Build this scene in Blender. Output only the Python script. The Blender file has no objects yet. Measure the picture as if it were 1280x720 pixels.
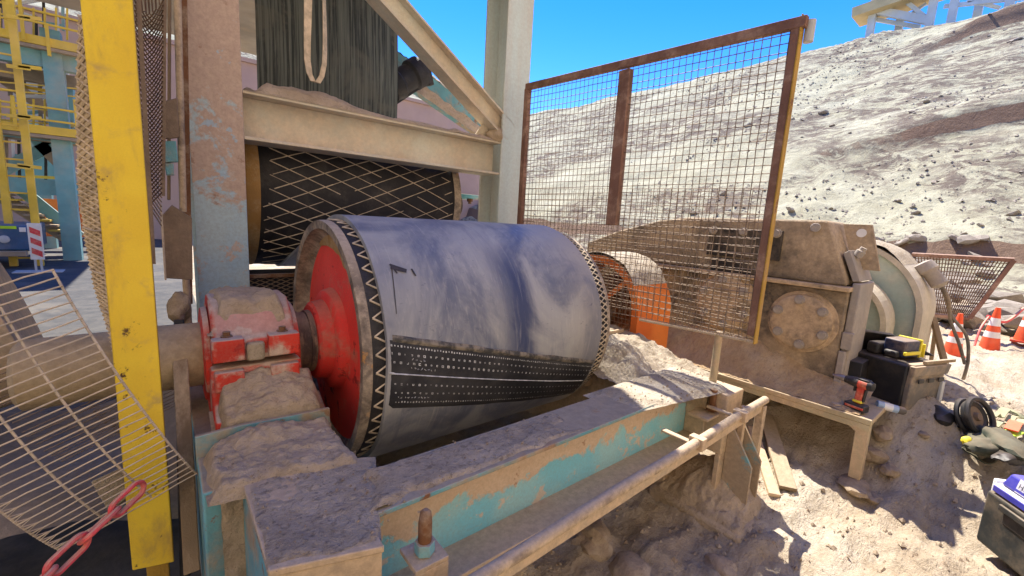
import bpy, bmesh, math, random
from mathutils import Vector, Matrix, noise
random.seed(7)
V = Vector
SC = bpy.context.scene
COL = SC.collection
def rad(a): return math.radians(a)

# ------------------------------------------------------------------ camera
F_PX, PITCH, ROLL, PSI = 535.03, rad(8.890), rad(3.252), rad(50.611)
FW = V((math.cos(PSI)*math.cos(PITCH), math.sin(PSI)*math.cos(PITCH), -math.sin(PITCH)))
_R0 = V((math.sin(PSI), -math.cos(PSI), 0)); _U0 = _R0.cross(FW)
RT = _R0*math.cos(ROLL) + _U0*math.sin(ROLL)
UP = -_R0*math.sin(ROLL) + _U0*math.cos(ROLL)
cam_d = bpy.data.cameras.new('camera'); cam = bpy.data.objects.new('camera', cam_d); COL.objects.link(cam)
cam_d.sensor_width = 36; cam_d.lens = F_PX/1280*36; cam_d.clip_start = .05; cam_d.clip_end = 2000
m = Matrix((RT, UP, -FW)).transposed().to_4x4(); cam.matrix_world = m
SC.camera = cam
# ------------------------------------------------------------------ sky, sun, exposure
SUN_AZ, SUN_EL = rad(68), rad(60)
w = bpy.data.worlds.new('World'); SC.world = w; w.use_nodes = True
nt = w.node_tree; nt.nodes.clear()
sky = nt.nodes.new('ShaderNodeTexSky'); sky.sky_type = 'NISHITA'; sky.sun_disc = False
sky.sun_elevation = SUN_EL; sky.sun_rotation = math.pi/2 - SUN_AZ
sky.altitude = 2400; sky.air_density = 1.15; sky.dust_density = .25; sky.ozone_density = 3.0
bg = nt.nodes.new('ShaderNodeBackground'); bg.inputs[1].default_value = .09
wo = nt.nodes.new('ShaderNodeOutputWorld')
hs = nt.nodes.new('ShaderNodeHueSaturation'); hs.inputs['Saturation'].default_value = 1.40; hs.inputs['Hue'].default_value = .517
nt.links.new(sky.outputs[0], hs.inputs['Color']); nt.links.new(hs.outputs[0], bg.inputs[0]); nt.links.new(bg.outputs[0], wo.inputs[0])
sl = bpy.data.lights.new('sun', 'SUN'); sl.energy = 2.55; sl.angle = rad(.53); sl.color = (1, .95, .86)
so = bpy.data.objects.new('sun', sl); COL.objects.link(so)
sd = V((math.cos(SUN_AZ)*math.cos(SUN_EL), math.sin(SUN_AZ)*math.cos(SUN_EL), math.sin(SUN_EL)))
so.rotation_euler = sd.to_track_quat('Z', 'Y').to_euler()
vs = SC.view_settings
vs.view_transform = 'Standard'; vs.look = 'None'; vs.gamma = 1; vs.exposure = 2.12
try: vs.use_curve_mapping = False
except Exception: pass
SC.render.engine = 'CYCLES'
SC.cycles.max_bounces = 6; SC.cycles.diffuse_bounces = 4

# ------------------------------------------------------------------ helpers
def ray(x, y): return FW + RT*((x-640)/F_PX) - UP*((y-360)/F_PX)
def at(x, y, X=None, Y=None, Z=None):
    d = ray(x, y)
    for i, c in enumerate((X, Y, Z)):
        if c is not None: return d*(c/d[i])
def sstep(a, b, x):
    t = max(0, min(1, (x-a)/(b-a))); return t*t*(3-2*t)
def fbm(p, o=4, h=1.0): return noise.fractal(p, h, 2.0, o)

class MB:
    def __init__(s): s.v = []; s.f = []; s.mi = []; s.uv = None; s.cur = 0
    def add(s, vs_, fs):
        n = len(s.v); s.v += [V(p) for p in vs_]
        for f in fs: s.f.append([n+i for i in f]); s.mi.append(s.cur)
        return s
    def box(s, lo, hi):
        (a, b, c), (d, e, f) = lo, hi
        return s.add([(a,b,c),(d,b,c),(d,e,c),(a,e,c),(a,b,f),(d,b,f),(d,e,f),(a,e,f)],
                     [(3,2,1,0),(4,5,6,7),(0,1,5,4),(1,2,6,5),(2,3,7,6),(3,0,4,7)])
    def beam(s, p0, p1, wd, h, up=(0,0,1)):
        p0, p1 = V(p0), V(p1); d = (p1-p0).normalized(); u = V(up)
        sd_ = d.cross(u).normalized(); u = sd_.cross(d).normalized()
        q = [sd_*(a*wd/2)+u*(b*h/2) for a, b in ((-1,-1),(1,-1),(1,1),(-1,1))]
        return s.add([p0+k for k in q]+[p1+k for k in q],
                     [(0,1,2,3),(7,6,5,4),(4,5,1,0),(5,6,2,1),(6,7,3,2),(7,4,0,3)])
    def ibeam(s, p0, p1, h, wd, tf=.014, tw=.012, up=(0,0,1), off=0):
        p0, p1 = V(p0), V(p1); d = (p1-p0).normalized(); u = V(up)
        sd_ = d.cross(u).normalized(); u = sd_.cross(d).normalized()
        for k in (-1, 1): s.beam(p0+u*(k*(h-tf)/2), p1+u*(k*(h-tf)/2), wd, tf, u)
        s.beam(p0+sd_*off, p1+sd_*off, tw, h-2*tf, u); return s
    def prism(s, pts, vec):
        n = len(pts); vec = V(vec); P = [V(p) for p in pts]
        nrm = V((0,0,0))
        for i in range(n): nrm += P[i].cross(P[(i+1) % n])
        if nrm.dot(vec) > 0: P.reverse()
        return s.add(P+[p+vec for p in P], [list(range(n)), list(range(2*n-1, n-1, -1))] +
                     [(n+i, n+(i+1) % n, (i+1) % n, i) for i in range(n)])
    def tube(s, path, r, n=8, closed=False, caps=True):
        P = [V(p) for p in path]; k = len(P); rr = r if isinstance(r, (list, tuple)) else [r]*k
        rings = []; prev = None
        for i, p in enumerate(P):
            if closed: t = P[(i+1) % k]-P[i-1]
            else: t = P[min(i+1, k-1)]-P[max(i-1, 0)]
            t.normalize()
            if prev is None:
                a = V((0,0,1)) if abs(t.z) < .9 else V((1,0,0)); prev = t.cross(a).normalized()
            prev = (prev-t*prev.dot(t)).normalized(); b = t.cross(prev)
            rings.append([p+(prev*math.cos(2*math.pi*j/n)+b*math.sin(2*math.pi*j/n))*rr[i] for j in range(n)])
        vs_ = [q for g in rings for q in g]; fs = []
        for i in range(k if closed else k-1):
            i2 = (i+1) % k
            for j in range(n): fs.append((i*n+j, i*n+(j+1) % n, i2*n+(j+1) % n, i2*n+j))
        if caps and not closed: fs += [list(range(n-1, -1, -1)), [(k-1)*n+j for j in range(n)]]
        return s.add(vs_, fs)
    def cyl(s, p0, p1, r, n=24, r1=None):
        return s.tube([p0, p1], [r, r if r1 is None else r1], n)
    def lathe(s, p0, axis, prof, n=48, cap0=True, cap1=True):
        p0 = V(p0); a = V(axis).normalized(); b = a.cross(V((0,0,1)) if abs(a.z) < .9 else V((0,1,0))).normalized(); c = a.cross(b)
        vs_ = [p0+a*t+(b*math.cos(2*math.pi*j/n)+c*math.sin(2*math.pi*j/n))*r for t, r in prof for j in range(n)]
        fs = [(i*n+j, i*n+(j+1) % n, (i+1)*n+(j+1) % n, (i+1)*n+j) for i in range(len(prof)-1) for j in range(n)]
        if cap0: fs.append(list(range(n-1, -1, -1)))
        if cap1: fs.append([(len(prof)-1)*n+j for j in range(n)])
        return s.add(vs_, fs)
    def grid(s, fn, nu, nv):
        vs_ = [fn(i/nu, j/nv) for i in range(nu+1) for j in range(nv+1)]; w_ = nv+1
        return s.add(vs_, [(i*w_+j, (i+1)*w_+j, (i+1)*w_+j+1, i*w_+j+1) for i in range(nu) for j in range(nv)])
    def blob(s, c, r, amp=.25, seed=0, sub=2, rot=None):
        bm = bmesh.new(); bmesh.ops.create_icosphere(bm, subdivisions=sub, radius=1)
        bm.verts.ensure_lookup_table(); vs_ = []
        for q in bm.verts:
            k = 1+amp*noise.noise(q.co*1.3+V((seed*7.1, seed*3.3, 0)))*1.6+amp*.5*noise.noise(q.co*3.1+V((seed, 0, 0)))
            p = V((q.co.x*r[0], q.co.y*r[1], q.co.z*r[2]))*k
            if rot: p = rot @ p
            vs_.append(V(c)+p)
        fs = [[x.index for x in f.verts] for f in bm.faces]; bm.free(); return s.add(vs_, fs)

def build(name, mb, mat, parent=None, bevel=0, smooth=40, seg=2, loc=None):
    if parent is not None and loc is None: o0 = V(parent['_o'])
    else: o0 = V(loc) if loc is not None else V((0,0,0))
    me = bpy.data.meshes.new(name); me.from_pydata([p-o0 for p in mb.v], [], mb.f)
    mats = mat if isinstance(mat, (list, tuple)) else [mat]
    for q in mats: me.materials.append(q)
    if len(mats) > 1: me.polygons.foreach_set('material_index', mb.mi)
    if mb.uv:
        ul = me.uv_layers.new(name='UVMap')
        for lp in me.loops: ul.data[lp.index].uv = mb.uv[lp.vertex_index]
    if smooth:
        me.polygons.foreach_set('use_smooth', [True]*len(me.polygons)); me.set_sharp_from_angle(angle=rad(smooth))
    me.update()
    o = bpy.data.objects.new(name, me); COL.objects.link(o)
    o['_o'] = list(o0)
    if parent is not None:
        o.parent = parent
        if loc is not None: o.location = V(loc)-V(parent['_o'])
    else: o.location = o0
    if bevel:
        b = o.modifiers.new('bevel', 'BEVEL'); b.width = bevel; b.segments = seg; b.limit_method = 'ANGLE'; b.angle_limit = rad(38)
        b.harden_normals = False
    return o
def tag(o, label=None, cat=None, group=None, kind=None):
    if label: o['label'] = label
    if cat: o['category'] = cat
    if group: o['group'] = group
    if kind: o['kind'] = kind
    return o
def thing(name, loc, label, cat, group=None):
    o = bpy.data.objects.new(name, None); COL.objects.link(o); o.location = loc; o['_o'] = list(loc)
    o.empty_display_size = .05
    return tag(o, label, cat, group)
def stuff(o): o['kind'] = 'stuff'; return o
def inst(name, me, parent, p, rot=None, scale=1):
    o = bpy.data.objects.new(name, me); COL.objects.link(o); o.parent = parent; o.location = V(p)-V(parent['_o'])
    if rot is not None: o.rotation_euler = rot
    o.scale = (scale,)*3; o['_o'] = list(p); return o
def copy_tree(o, parent=None):
    c = o.copy(); COL.objects.link(c)
    if parent: c.parent = parent
    for ch in list(o.children): copy_tree(ch, c)
    return c

# ------------------------------------------------------------------ materials
class NT:
    def __init__(s, name, rough=.8, metal=0, spec=.3):
        s.m = bpy.data.materials.new(name); s.m.use_nodes = True; s.t = s.m.node_tree; s.n = s.t.nodes; s.n.clear()
        s.b = s.n.new('ShaderNodeBsdfPrincipled'); o = s.n.new('ShaderNodeOutputMaterial'); s.t.links.new(s.b.outputs[0], o.inputs[0])
        s.b.inputs['Roughness'].default_value = rough; s.b.inputs['Metallic'].default_value = metal
        s.b.inputs['Specular IOR Level'].default_value = spec
        s.tc = s.n.new('ShaderNodeTexCoord'); s.geo = s.n.new('ShaderNodeNewGeometry')
    def L(s, a, b): s.t.links.new(a, b)
    def vec(s, scale=(1,1,1), src='Object', loc=(0,0,0)):
        mp = s.n.new('ShaderNodeMapping'); mp.inputs['Scale'].default_value = scale; mp.inputs['Location'].default_value = loc
        s.L(s.tc.outputs[src], mp.inputs[0]); return mp.outputs[0]
    def noise(s, scale, detail=6, rough=.6, vec=None, dist=0):
        k = s.n.new('ShaderNodeTexNoise'); k.inputs['Scale'].default_value = scale; k.inputs['Detail'].default_value = detail
        k.inputs['Roughness'].default_value = rough; k.inputs['Distortion'].default_value = dist
        s.L(vec if vec is not None else s.tc.outputs['Object'], k.inputs['Vector']); return k.outputs[0]
    def voro(s, scale, vec=None, feat='F1'):
        k = s.n.new('ShaderNodeTexVoronoi'); k.inputs['Scale'].default_value = scale; k.feature = feat
        s.L(vec if vec is not None else s.tc.outputs['Object'], k.inputs['Vector']); return k.outputs['Distance']
    def ramp(s, x, a, b, lo=0, hi=1):
        k = s.n.new('ShaderNodeMapRange'); k.inputs[1].default_value = a; k.inputs[2].default_value = b
        k.inputs[3].default_value = lo; k.inputs[4].default_value = hi; k.interpolation_type = 'SMOOTHSTEP'; s.L(x, k.inputs[0]); return k.outputs[0]
    def math(s, op, a, b=None):
        k = s.n.new('ShaderNodeMath'); k.operation = op; k.use_clamp = False
        for i, q in enumerate((a, b)):
            if q is None: continue
            if isinstance(q, (int, float)): k.inputs[i].default_value = q
            else: s.L(q, k.inputs[i])
        return k.outputs[0]
    def mix(s, fac, a, b, mode='MIX'):
        k = s.n.new('ShaderNodeMix'); k.data_type = 'RGBA'; k.blend_type = mode
        for i, q in ((0, fac), (6, a), (7, b)):
            if isinstance(q, (int, float)): k.inputs[i].default_value = q
            elif isinstance(q, tuple): k.inputs[i].default_value = (*q, 1)
            else: s.L(q, k.inputs[i])
        return k.outputs[2]
    def col(s, c):
        if isinstance(c, tuple): s.b.inputs['Base Color'].default_value = (*c, 1)
        else: s.L(c, s.b.inputs['Base Color'])
    def up(s, a, b):
        k = s.n.new('ShaderNodeSeparateXYZ'); s.L(s.geo.outputs['Normal'], k.inputs[0]); return s.ramp(k.outputs[2], a, b)
    def bump(s, h, strength=.4, dist=.01):
        k = s.n.new('ShaderNodeBump'); k.inputs['Strength'].default_value = strength; k.inputs['Distance'].default_value = dist
        s.L(h, k.inputs['Height']); s.L(k.outputs[0], s.b.inputs['Normal'])

DUST = (.59, .425, .26)
def dusty(name, base, amt=.45, dust=DUST, rust=None, scale=5, rough=.75, upd=.85, base2=None, bump=.35, rt=.58, soft=.1, stretch=(1,1,1), spec=.25, fine=.5, smudge=0):
    """paint under patches of dust and rust, dust also lying on faces that look up"""
    t = NT(name, rough, 0, spec); v = t.vec(stretch)
    n1 = t.noise(scale, 8, .62, v, .4); n2 = t.noise(scale*7, 6, .7, v); n3 = t.noise(scale*.7, 3, .5, t.vec(stretch, loc=(3.1, 7.7, 1.3)))
    c = t.mix(t.ramp(n3, .35, .65), base, base2 if base2 else tuple(x*.72 for x in base))
    if rust: c = t.mix(t.ramp(t.noise(scale*1.7, 9, .7, t.vec(stretch, loc=(9, 2, 5))), rt, rt+.06), c, rust)
    th = 1-amt
    d2 = t.mix(t.ramp(n2, .25, .75), tuple(x*.78 for x in dust), tuple(min(1, x*1.12) for x in dust))
    mask = t.ramp(t.math('ADD', t.math('MULTIPLY', n1, .8), t.math('MULTIPLY', n2, .2)), .28+.44*th-soft, .28+.44*th+soft)
    mask = t.math('MULTIPLY', mask, .92)
    up = t.math('MULTIPLY', t.up(.45, .9), t.ramp(n1, .18, .4, upd*.6, upd))
    mask = t.math('MAXIMUM', mask, up)
    c = t.mix(mask, c, d2)
    if smudge: c = t.mix(t.ramp(t.noise(2.6, 8, .68, t.vec((2.4, 2.4, .55), loc=(2, 8, 4)), .5), .52, .70, 0, smudge), c, (.36, .22, .09))
    c = t.mix(t.ramp(t.noise(scale*22, 4, .7), .3, .7, .0, fine*.35), c, tuple(x*.45 for x in dust))
    t.col(c)
    t.bump(t.math('ADD', t.math('MULTIPLY', mask, .6), t.math('ADD', t.math('MULTIPLY', n2, .6), t.noise(scale*30, 3, .6))), bump, .006)
    return t.m
def flat(name, c, rough=.6, var=.15, scale=14, spec=.3, dust=.12, metal=0):
    t = NT(name, rough, metal, spec); n = t.noise(scale, 6, .6)
    cc = t.mix(t.ramp(n, .3, .7), tuple(x*(1-var) for x in c), tuple(min(1, x*(1+var)) for x in c))
    if dust: cc = t.mix(t.math('MULTIPLY', t.ramp(t.noise(scale*.6, 7, .7, t.vec(loc=(4, 1, 8))), .42, .7), dust*2.2), cc, DUST)
    if dust: cc = t.mix(t.math('MULTIPLY', t.up(.4, .95), min(1, dust*3)), cc, DUST)
    t.col(cc); t.bump(t.noise(scale*6, 4, .6), .15, .003); return t.m

TEAL = (.16, .42, .47); TEALB = (.16, .36, .48)
M = {}
M['teal'] = dusty('teal_paint_dusty', TEAL, .42, (.44, .31, .19), (.23, .10, .05), 4.5)
M['beam'] = dusty('beam_paint', (.06, .36, .44), .38, (.47, .32, .19), (.28, .13, .06), 3.2, base2=(.09, .33, .34), soft=.05)
M['column'] = dusty('column_paint', (.19, .38, .50), .58, (.36, .25, .19), (.26, .13, .08), 3.0, stretch=(1.5, 1.5, .5), soft=.08)
M['column2'] = dusty('column_pale', (.60, .71, .69), .14, (.55, .43, .32), None, 2.2, stretch=(2, 2, .35), soft=.25, base2=(.62, .66, .62))
def worn_by_height(name, low, low2, high, high2, z0, dz, sc, rust):
    t = NT(name, .7, 0, .3); sep = t.n.new('ShaderNodeSeparateXYZ'); t.L(t.tc.outputs['Object'], sep.inputs[0])
    n = t.noise(sc, 8, .65, None, .5); f = t.noise(sc*7, 6, .7); g2 = t.noise(sc*.6, 4, .55, t.vec(loc=(3, 1, 6)))
    h = t.math('ADD', sep.outputs[2], t.math('ADD', t.math('MULTIPLY', t.math('SUBTRACT', n, .5), dz*3.2), t.math('MULTIPLY', t.math('SUBTRACT', f, .5), dz*.8)))
    lo = t.mix(t.ramp(g2, .4, .6), low, low2); hi = t.mix(t.ramp(f, .3, .7), high, high2)
    hi = t.mix(t.ramp(t.noise(sc*2.2, 8, .7, t.vec(loc=(7, 7, 1))), .60, .65, 0, .8), hi, rust)
    lo = t.mix(t.ramp(t.noise(sc*1.6, 8, .7, t.vec(loc=(1, 7, 2))), .58, .62, 0, .85), lo, high)
    hi = t.mix(t.ramp(t.noise(sc*1.9, 7, .7, t.vec(loc=(2, 3, 9))), .62, .66, 0, .8), hi, low)
    c = t.mix(t.ramp(h, z0-dz*.12, z0+dz*.12), lo, hi)
    c = t.mix(t.math('MULTIPLY', t.up(.5, .9), .9), c, DUST)
    c = t.mix(t.ramp(t.noise(sc*20, 4, .7), .35, .7, 0, .25), c, tuple(x*.4 for x in high))
    t.col(c); t.bump(t.math('ADD', f, t.math('MULTIPLY', t.ramp(h, z0-dz*.12, z0+dz*.12), .5)), .3, .005); return t.m
M['tealdust'] = dusty('teal_under_dust', TEAL, .70, (.44, .31, .19), None, 7, soft=.06)
M['beam'] = worn_by_height('beam_paint', (.20, .54, .62), (.32, .58, .59), (.66, .50, .35), (.58, .42, .28), .525, .09, 5.5, (.33, .17, .09))
M['column'] = worn_by_height('column_paint', (.36, .52, .62), (.44, .56, .58), (.56, .42, .32), (.48, .35, .27), 1.48, 1.5, 4.2, (.32, .19, .13))
M['tanbeam'] = dusty('tan_beam', (.72, .74, .63), .58, (.68, .52, .36), None, 2.6, soft=.3)
M['tan'] = dusty('tan_dusty_steel', (.36, .32, .25), .76, (.60, .44, .28), (.2, .1, .05), 6, soft=.2)
M['bench'] = dusty('bench_cream', (.52, .44, .27), .55, (.55, .40, .25), None, 5)
M['yellow'] = dusty('yellow_paint', (.86, .62, .05), .20, (.50, .34, .12), (.10, .055, .025), 11, upd=.3, base2=(.80, .55, .045), rt=.60, smudge=.7, soft=.10, bump=.15, fine=.25)
M['yellowb'] = dusty('yellow_paint_worn_shaded', (.50, .30, .05), .42, (.40, .24, .10), (.2, .09, .03), 6)  # darkened yellow: shade of the post's side put into the paint, plus wear
M['red'] = dusty('red_paint', (.70, .045, .025), .42, (.58, .46, .36), (.36, .02, .015), 7, upd=.97, soft=.07)
M['redface'] = dusty('red_face', (.88, .075, .055), .20, (.40, .28, .18), (.33, .02, .02), 5, upd=.5, base2=(.80, .05, .04), soft=.1)
M['orange'] = dusty('orange_guard', (.88, .25, .05), .16, (.55, .36, .2), None, 5, upd=.95, base2=(.74, .16, .03))
M['shaft'] = dusty('brown_shaft', (.10, .07, .06), .44, (.33, .225, .15), None, 9, stretch=(3, 1, 1))
M['shaftdust'] = dusty('dusted_shaft', (.30, .22, .12), .72, (.47, .36, .22), None, 5)
M['rim'] = dusty('rim_dust', (.13, .105, .09), .50, (.56, .45, .33), (.40, .20, .06), 8, soft=.15)
M['rimochre'] = dusty('rim_ochre', (.40, .22, .07), .5, (.44, .29, .14), None, 8)
M['gear'] = dusty('gearbox_dark', (.055, .053, .049), .57, (.57, .425, .27), None, 2.3, soft=.12, bump=.7, fine=1.6)
M['gearblack'] = dusty('greasy_black_cover', (.02, .02, .02), .24, (.36, .27, .18), None, 4, soft=.2, upd=.6)
M['geartan'] = dusty('gearbox_tan', (.07, .062, .052), .66, (.58, .42, .26), None, 5.0, soft=.12, bump=.5)
M['gearpale'] = dusty('gearbox_flank', (.36, .33, .30), .5, (.46, .37, .28), None, 4, soft=.3)
M['motor'] = dusty('motor_teal', (.42, .54, .47), .40, (.60, .53, .40), None, 2.2, soft=.22)
M['motorrim'] = dusty('motor_rim', (.60, .54, .42), .6, (.62, .53, .39), None, 3, soft=.3)
M['brown'] = dusty('brown_panel_frame', (.25, .13, .09), .42, (.42, .27, .19), None, 6)
M['wire'] = flat('dusty_wire', (.17, .12, .085), .7, .3, 20)
M['wirepale'] = flat('pale_wire', (.52, .43, .32), .7, .2, 20)
M['wirebrown'] = flat('brown_wire', (.13, .075, .045), .7, .3, 20)
M['groove'] = flat('cream_dust_groove', (.56, .46, .33), .9, .25, 30, dust=0)
M['rubber'] = dusty('black_rubber', (.016, .016, .02), .16, (.10, .085, .075), None, 7, rough=.6, upd=.1, soft=.2, spec=.35)
M['blackp'] = flat('black_plastic', (.018, .018, .02), .5, .2, 14, .35, .03)
M['greyp'] = flat('grey_plastic', (.14, .125, .11), .6, .2, 10, .3, .22)
M['rust'] = dusty('rusty_steel', (.20, .085, .035), .4, (.36, .25, .16), None, 12)
M['pole'] = dusty('brown_pipe', (.25, .19, .14), .6, (.58, .44, .29), None, 7)
M['plate'] = dusty('brown_plate', (.17, .12, .085), .5, (.30, .22, .15), None, 4, soft=.3)
M['green'] = dusty('green_casting', (.34, .47, .28), .28, (.44, .34, .2), (.3, .14, .05), 7)
M['greysheet'] = dusty('grey_dusty_sheet', (.11, .10, .09), .62, (.36, .285, .20), None, 4, soft=.2)
M['hess'] = flat('beige_woven', (.62, .50, .34), .95, .25, 25, .1)
M['chainred'] = flat('red_plastic', (.72, .07, .08), .6, .2, 30, .3, .2)
M['coneor'] = flat('cone_orange', (.85, .10, .03), .5, .1, 10, .3, .08)
M['white'] = flat('white_reflective', (.78, .77, .74), .5, .06, 10, .3, .08)
M['drillred'] = flat('tool_red', (.50, .055, .035), .5, .3, 30, .3, .2)
M['ylw'] = flat('bright_yellow', (.80, .66, .04), .5, .1, 10, .3, .05)
M['chrome'] = flat('dull_metal', (.42, .40, .38), .35, .2, 12, .5, .1, .8)
M['sky_blue_tube'] = flat('pale_blue_wrap', (.33, .47, .66), .4, .15, 16, .4, .08)
M['blue'] = flat('navy_label_blue', (.05, .05, .35), .4, .15, 12, .4, .04)
M['vehblue'] = flat('vehicle_blue', (.03, .10, .22), .4, .15, 4, .4, .08)
M['navy'] = flat('navy_case', (.012, .02, .06), .5, .2, 12, .3, .12)
M['lime'] = flat('lime_band', (.45, .75, .03), .5, .1, 10, .3, .05)
M['dkgreen'] = flat('dark_green_web', (.045, .055, .04), .8, .3, 18, .2, .05)
M['olive'] = flat('sage_green_strap', (.22, .28, .17), .8, .2, 20, .2, .12)
M['tower_teal'] = flat('tower_teal', (.16, .36, .38), .6, .2, 1.4, .3, .18)
M['tower_yel'] = flat('tower_yellow', (.72, .50, .06), .6, .15, 2, .3, .12)
M['tower_tan'] = flat('tower_tan', (.30, .24, .17), .8, .25, 2, .2, .2)
M['palesteel'] = flat('pale_galvanised', (.50, .53, .54), .6, .1, 1, .3, .1)
M['timber'] = dusty('grey_timber', (.30, .21, .12), .4, (.46, .36, .24), None, 8, stretch=(1, 1, .2))
M['trestle_tan'] = flat('trestle_tan', (.52, .40, .20), .7, .15, 1, .3, .1)
M['deck'] = flat('grey_deck', (.30, .27, .23), .8, .2, 2)
M['pink'] = flat('pink_render', (.47, .33, .28), .9, .08, .6, .1, .1)

def mat_sand(name, lo, hi, pale, s=1.0, bump=.6, speck=0):
    t = NT(name, .95, 0, .1)
    a = t.noise(2.2*s, 8, .65); b = t.noise(14*s, 8, .7, None, .6); c = t.noise(90*s, 4, .7)
    st = t.noise(9*s, 7, .7, t.vec((1, 3.2, 1)), 1.2)
    col = t.mix(t.ramp(b, .3, .7), lo, hi)
    col = t.mix(t.ramp(a, .42, .66), col, pale)
    col = t.mix(t.ramp(st, .54, .66, 0, .6), col, tuple(x*.72 for x in lo))
    col = t.mix(t.ramp(c, .55, .75, 0, .5), col, tuple(x*.55 for x in lo))
    gr = t.noise(48, 5, .75, None, .6)
    if speck:
        col = t.mix(t.ramp(gr, .54, .62, 0, speck), col, tuple(x*.36 for x in lo)); col = t.mix(t.ramp(gr, .44, .36, 0, speck*.7), col, pale)
    t.col(col)
    t.bump(t.math('ADD', b, t.math('ADD', t.math('ADD', t.math('MULTIPLY', c, .4), t.math('MULTIPLY', gr, .8)), t.math('MULTIPLY', st, .7))), bump, .03/s)
    return t.m
M['sand'] = mat_sand('desert_sand', (.43, .33, .22), (.54, .435, .305), (.61, .525, .40), 1.0, .8, .10)
M['dustpile'] = mat_sand('settled_dust', (.47, .36, .24), (.58, .45, .31), (.62, .49, .345), 2.0, .9, .18)
M['greypile'] = mat_sand('grey_settled_dust', (.43, .34, .245), (.59, .475, .345), (.64, .52, .38), 2.0, 1.0, .5)
M['palepile'] = mat_sand('pale_settled_dust', (.44, .36, .26), (.54, .45, .33), (.60, .52, .40), 2.0, .9, .18)
M['stone'] = mat_sand('stone', (.27, .20, .14), (.38, .29, .20), (.48, .38, .26), 3, .5)
M['hillstone'] = mat_sand('hill_stone', (.27, .225, .18), (.36, .31, .245), (.42, .36, .29), 1, .5)

def mat_hill():
    t = NT('hillside_sand', 1, 0, .05)
    a = t.noise(.16, 8, .62, None, .3); b = t.noise(.9, 9, .68, None, .5); c = t.noise(5.5, 6, .7)
    base = t.mix(t.ramp(b, .3, .7), (.34, .315, .215), (.44, .415, .295))
    base = t.mix(t.ramp(c, .5, .75, 0, .5), base, (.27, .24, .17))
    rub = t.math('MULTIPLY', t.ramp(a, .44, .52), t.ramp(t.noise(2.0, 9, .8, t.vec((1, .6, 1)), .8), .44, .54))
    base = t.mix(rub, base, (.16, .128, .10))
    base = t.mix(t.ramp(t.noise(.35, 5, .6, t.vec((1, 1.0, 2.4), loc=(5, 5, 5))), .54, .68, 0, .55), base, (.50, .475, .345))
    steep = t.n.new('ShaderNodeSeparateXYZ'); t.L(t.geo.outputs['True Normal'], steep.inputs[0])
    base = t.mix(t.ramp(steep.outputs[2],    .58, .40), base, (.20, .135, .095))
    t.col(base)
    t.bump(t.math('ADD', t.math('MULTIPLY', b, 1.0), t.math('ADD', t.math('MULTIPLY', c, .35), t.math('MULTIPLY', t.noise(2.2, 8, .75, None, 1.0), .8))), .55, .25)
    return t.m
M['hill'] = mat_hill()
M['bouncerock'] = mat_sand('bounce_slope_rock', (.42, .33, .23), (.52, .42, .29), (.58, .48, .35), .4, .5)  # pale warm rock for the added bounce slope
def mat_concrete():
    t = NT('dusty_concrete', .85, 0, .2); a = t.noise(.9, 8, .65); b = t.noise(7, 8, .7)
    c = t.mix(t.ramp(b, .3, .7), (.06, .06, .062), (.11, .103, .095))
    c = t.mix(t.ramp(a, .5, .66), c, (.15, .132, .11)); t.col(c); t.bump(b, .3, .02); return t.m
M['concrete'] = mat_concrete()

def mat_belt():
    t = NT('blue_grey_belt_rubber', .55, 0, .35)
    uv = t.vec((1, 1, 1), 'UV')
    big = t.noise(2.2, 6, .6, t.vec((1.3, .8, 1), 'UV'), .9)
    st = t.noise(5, 7, .65, t.vec((5.5, .55, 1), 'UV', (2, 1, 0)), .5)
    fine = t.noise(26, 6, .7, t.vec((2.2, .7, 1), 'UV'), .3)
    c = t.mix(t.ramp(big, .36, .60), (.13, .145, .195), (.365, .362, .355))
    c = t.mix(t.ramp(st, .52, .72, 0, .42), c, (.12, .135, .20))
    c = t.mix(t.ramp(st, .42, .28, 0, .32), c, (.50, .475, .44))
    c = t.mix(t.ramp(fine, .5, .78, 0, .4), c, (.52, .48, .43))
    sep = t.n.new('ShaderNodeSeparateXYZ'); t.L(uv, sep.inputs[0])
    c = t.mix(t.math('MULTIPLY', t.ramp(sep.outputs[0], .80, 1.12), t.ramp(big, .3, .6, .25, .75)), c, (.42, .375, .32))
    # one dark scuffed smear across the face
    sx = t.ramp(t.math('ABSOLUTE', t.math('ADD', sep.outputs[0], t.math('ADD', -.60, t.math('MULTIPLY', t.math('SUBTRACT', big, .5), .35)))), .02, .14, 1, 0)
    sy = t.math('MULTIPLY', t.ramp(sep.outputs[1], .50, .62), t.ramp(sep.outputs[1], 1.32, 1.05))
    c = t.mix(t.math('MULTIPLY', t.math('MULTIPLY', sx, sy), t.ramp(st, .30, .52, .5, 1)), c, (.045, .06, .13))
    scr = t.noise(7, 6, .7, t.vec((22, .45, 1), 'UV', (4, 2, 0)), .3); scd = t.noise(5, 5, .7, t.vec((3, 9, 1), 'UV', (1, 6, 0)), 2.2)
    c = t.mix(t.ramp(scr, .60, .66, 0, .35), c, (.46, .44, .42)); c = t.mix(t.ramp(scd, .63, .68, 0, .55), c, (.075, .085, .14))
    t.col(c); t.L(t.ramp(big, .3, .7, .42, .68), t.b.inputs['Roughness'])
    t.bump(t.math('ADD', fine, st), .12, .004); return t.m
M['belt'] = mat_belt()
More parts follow.
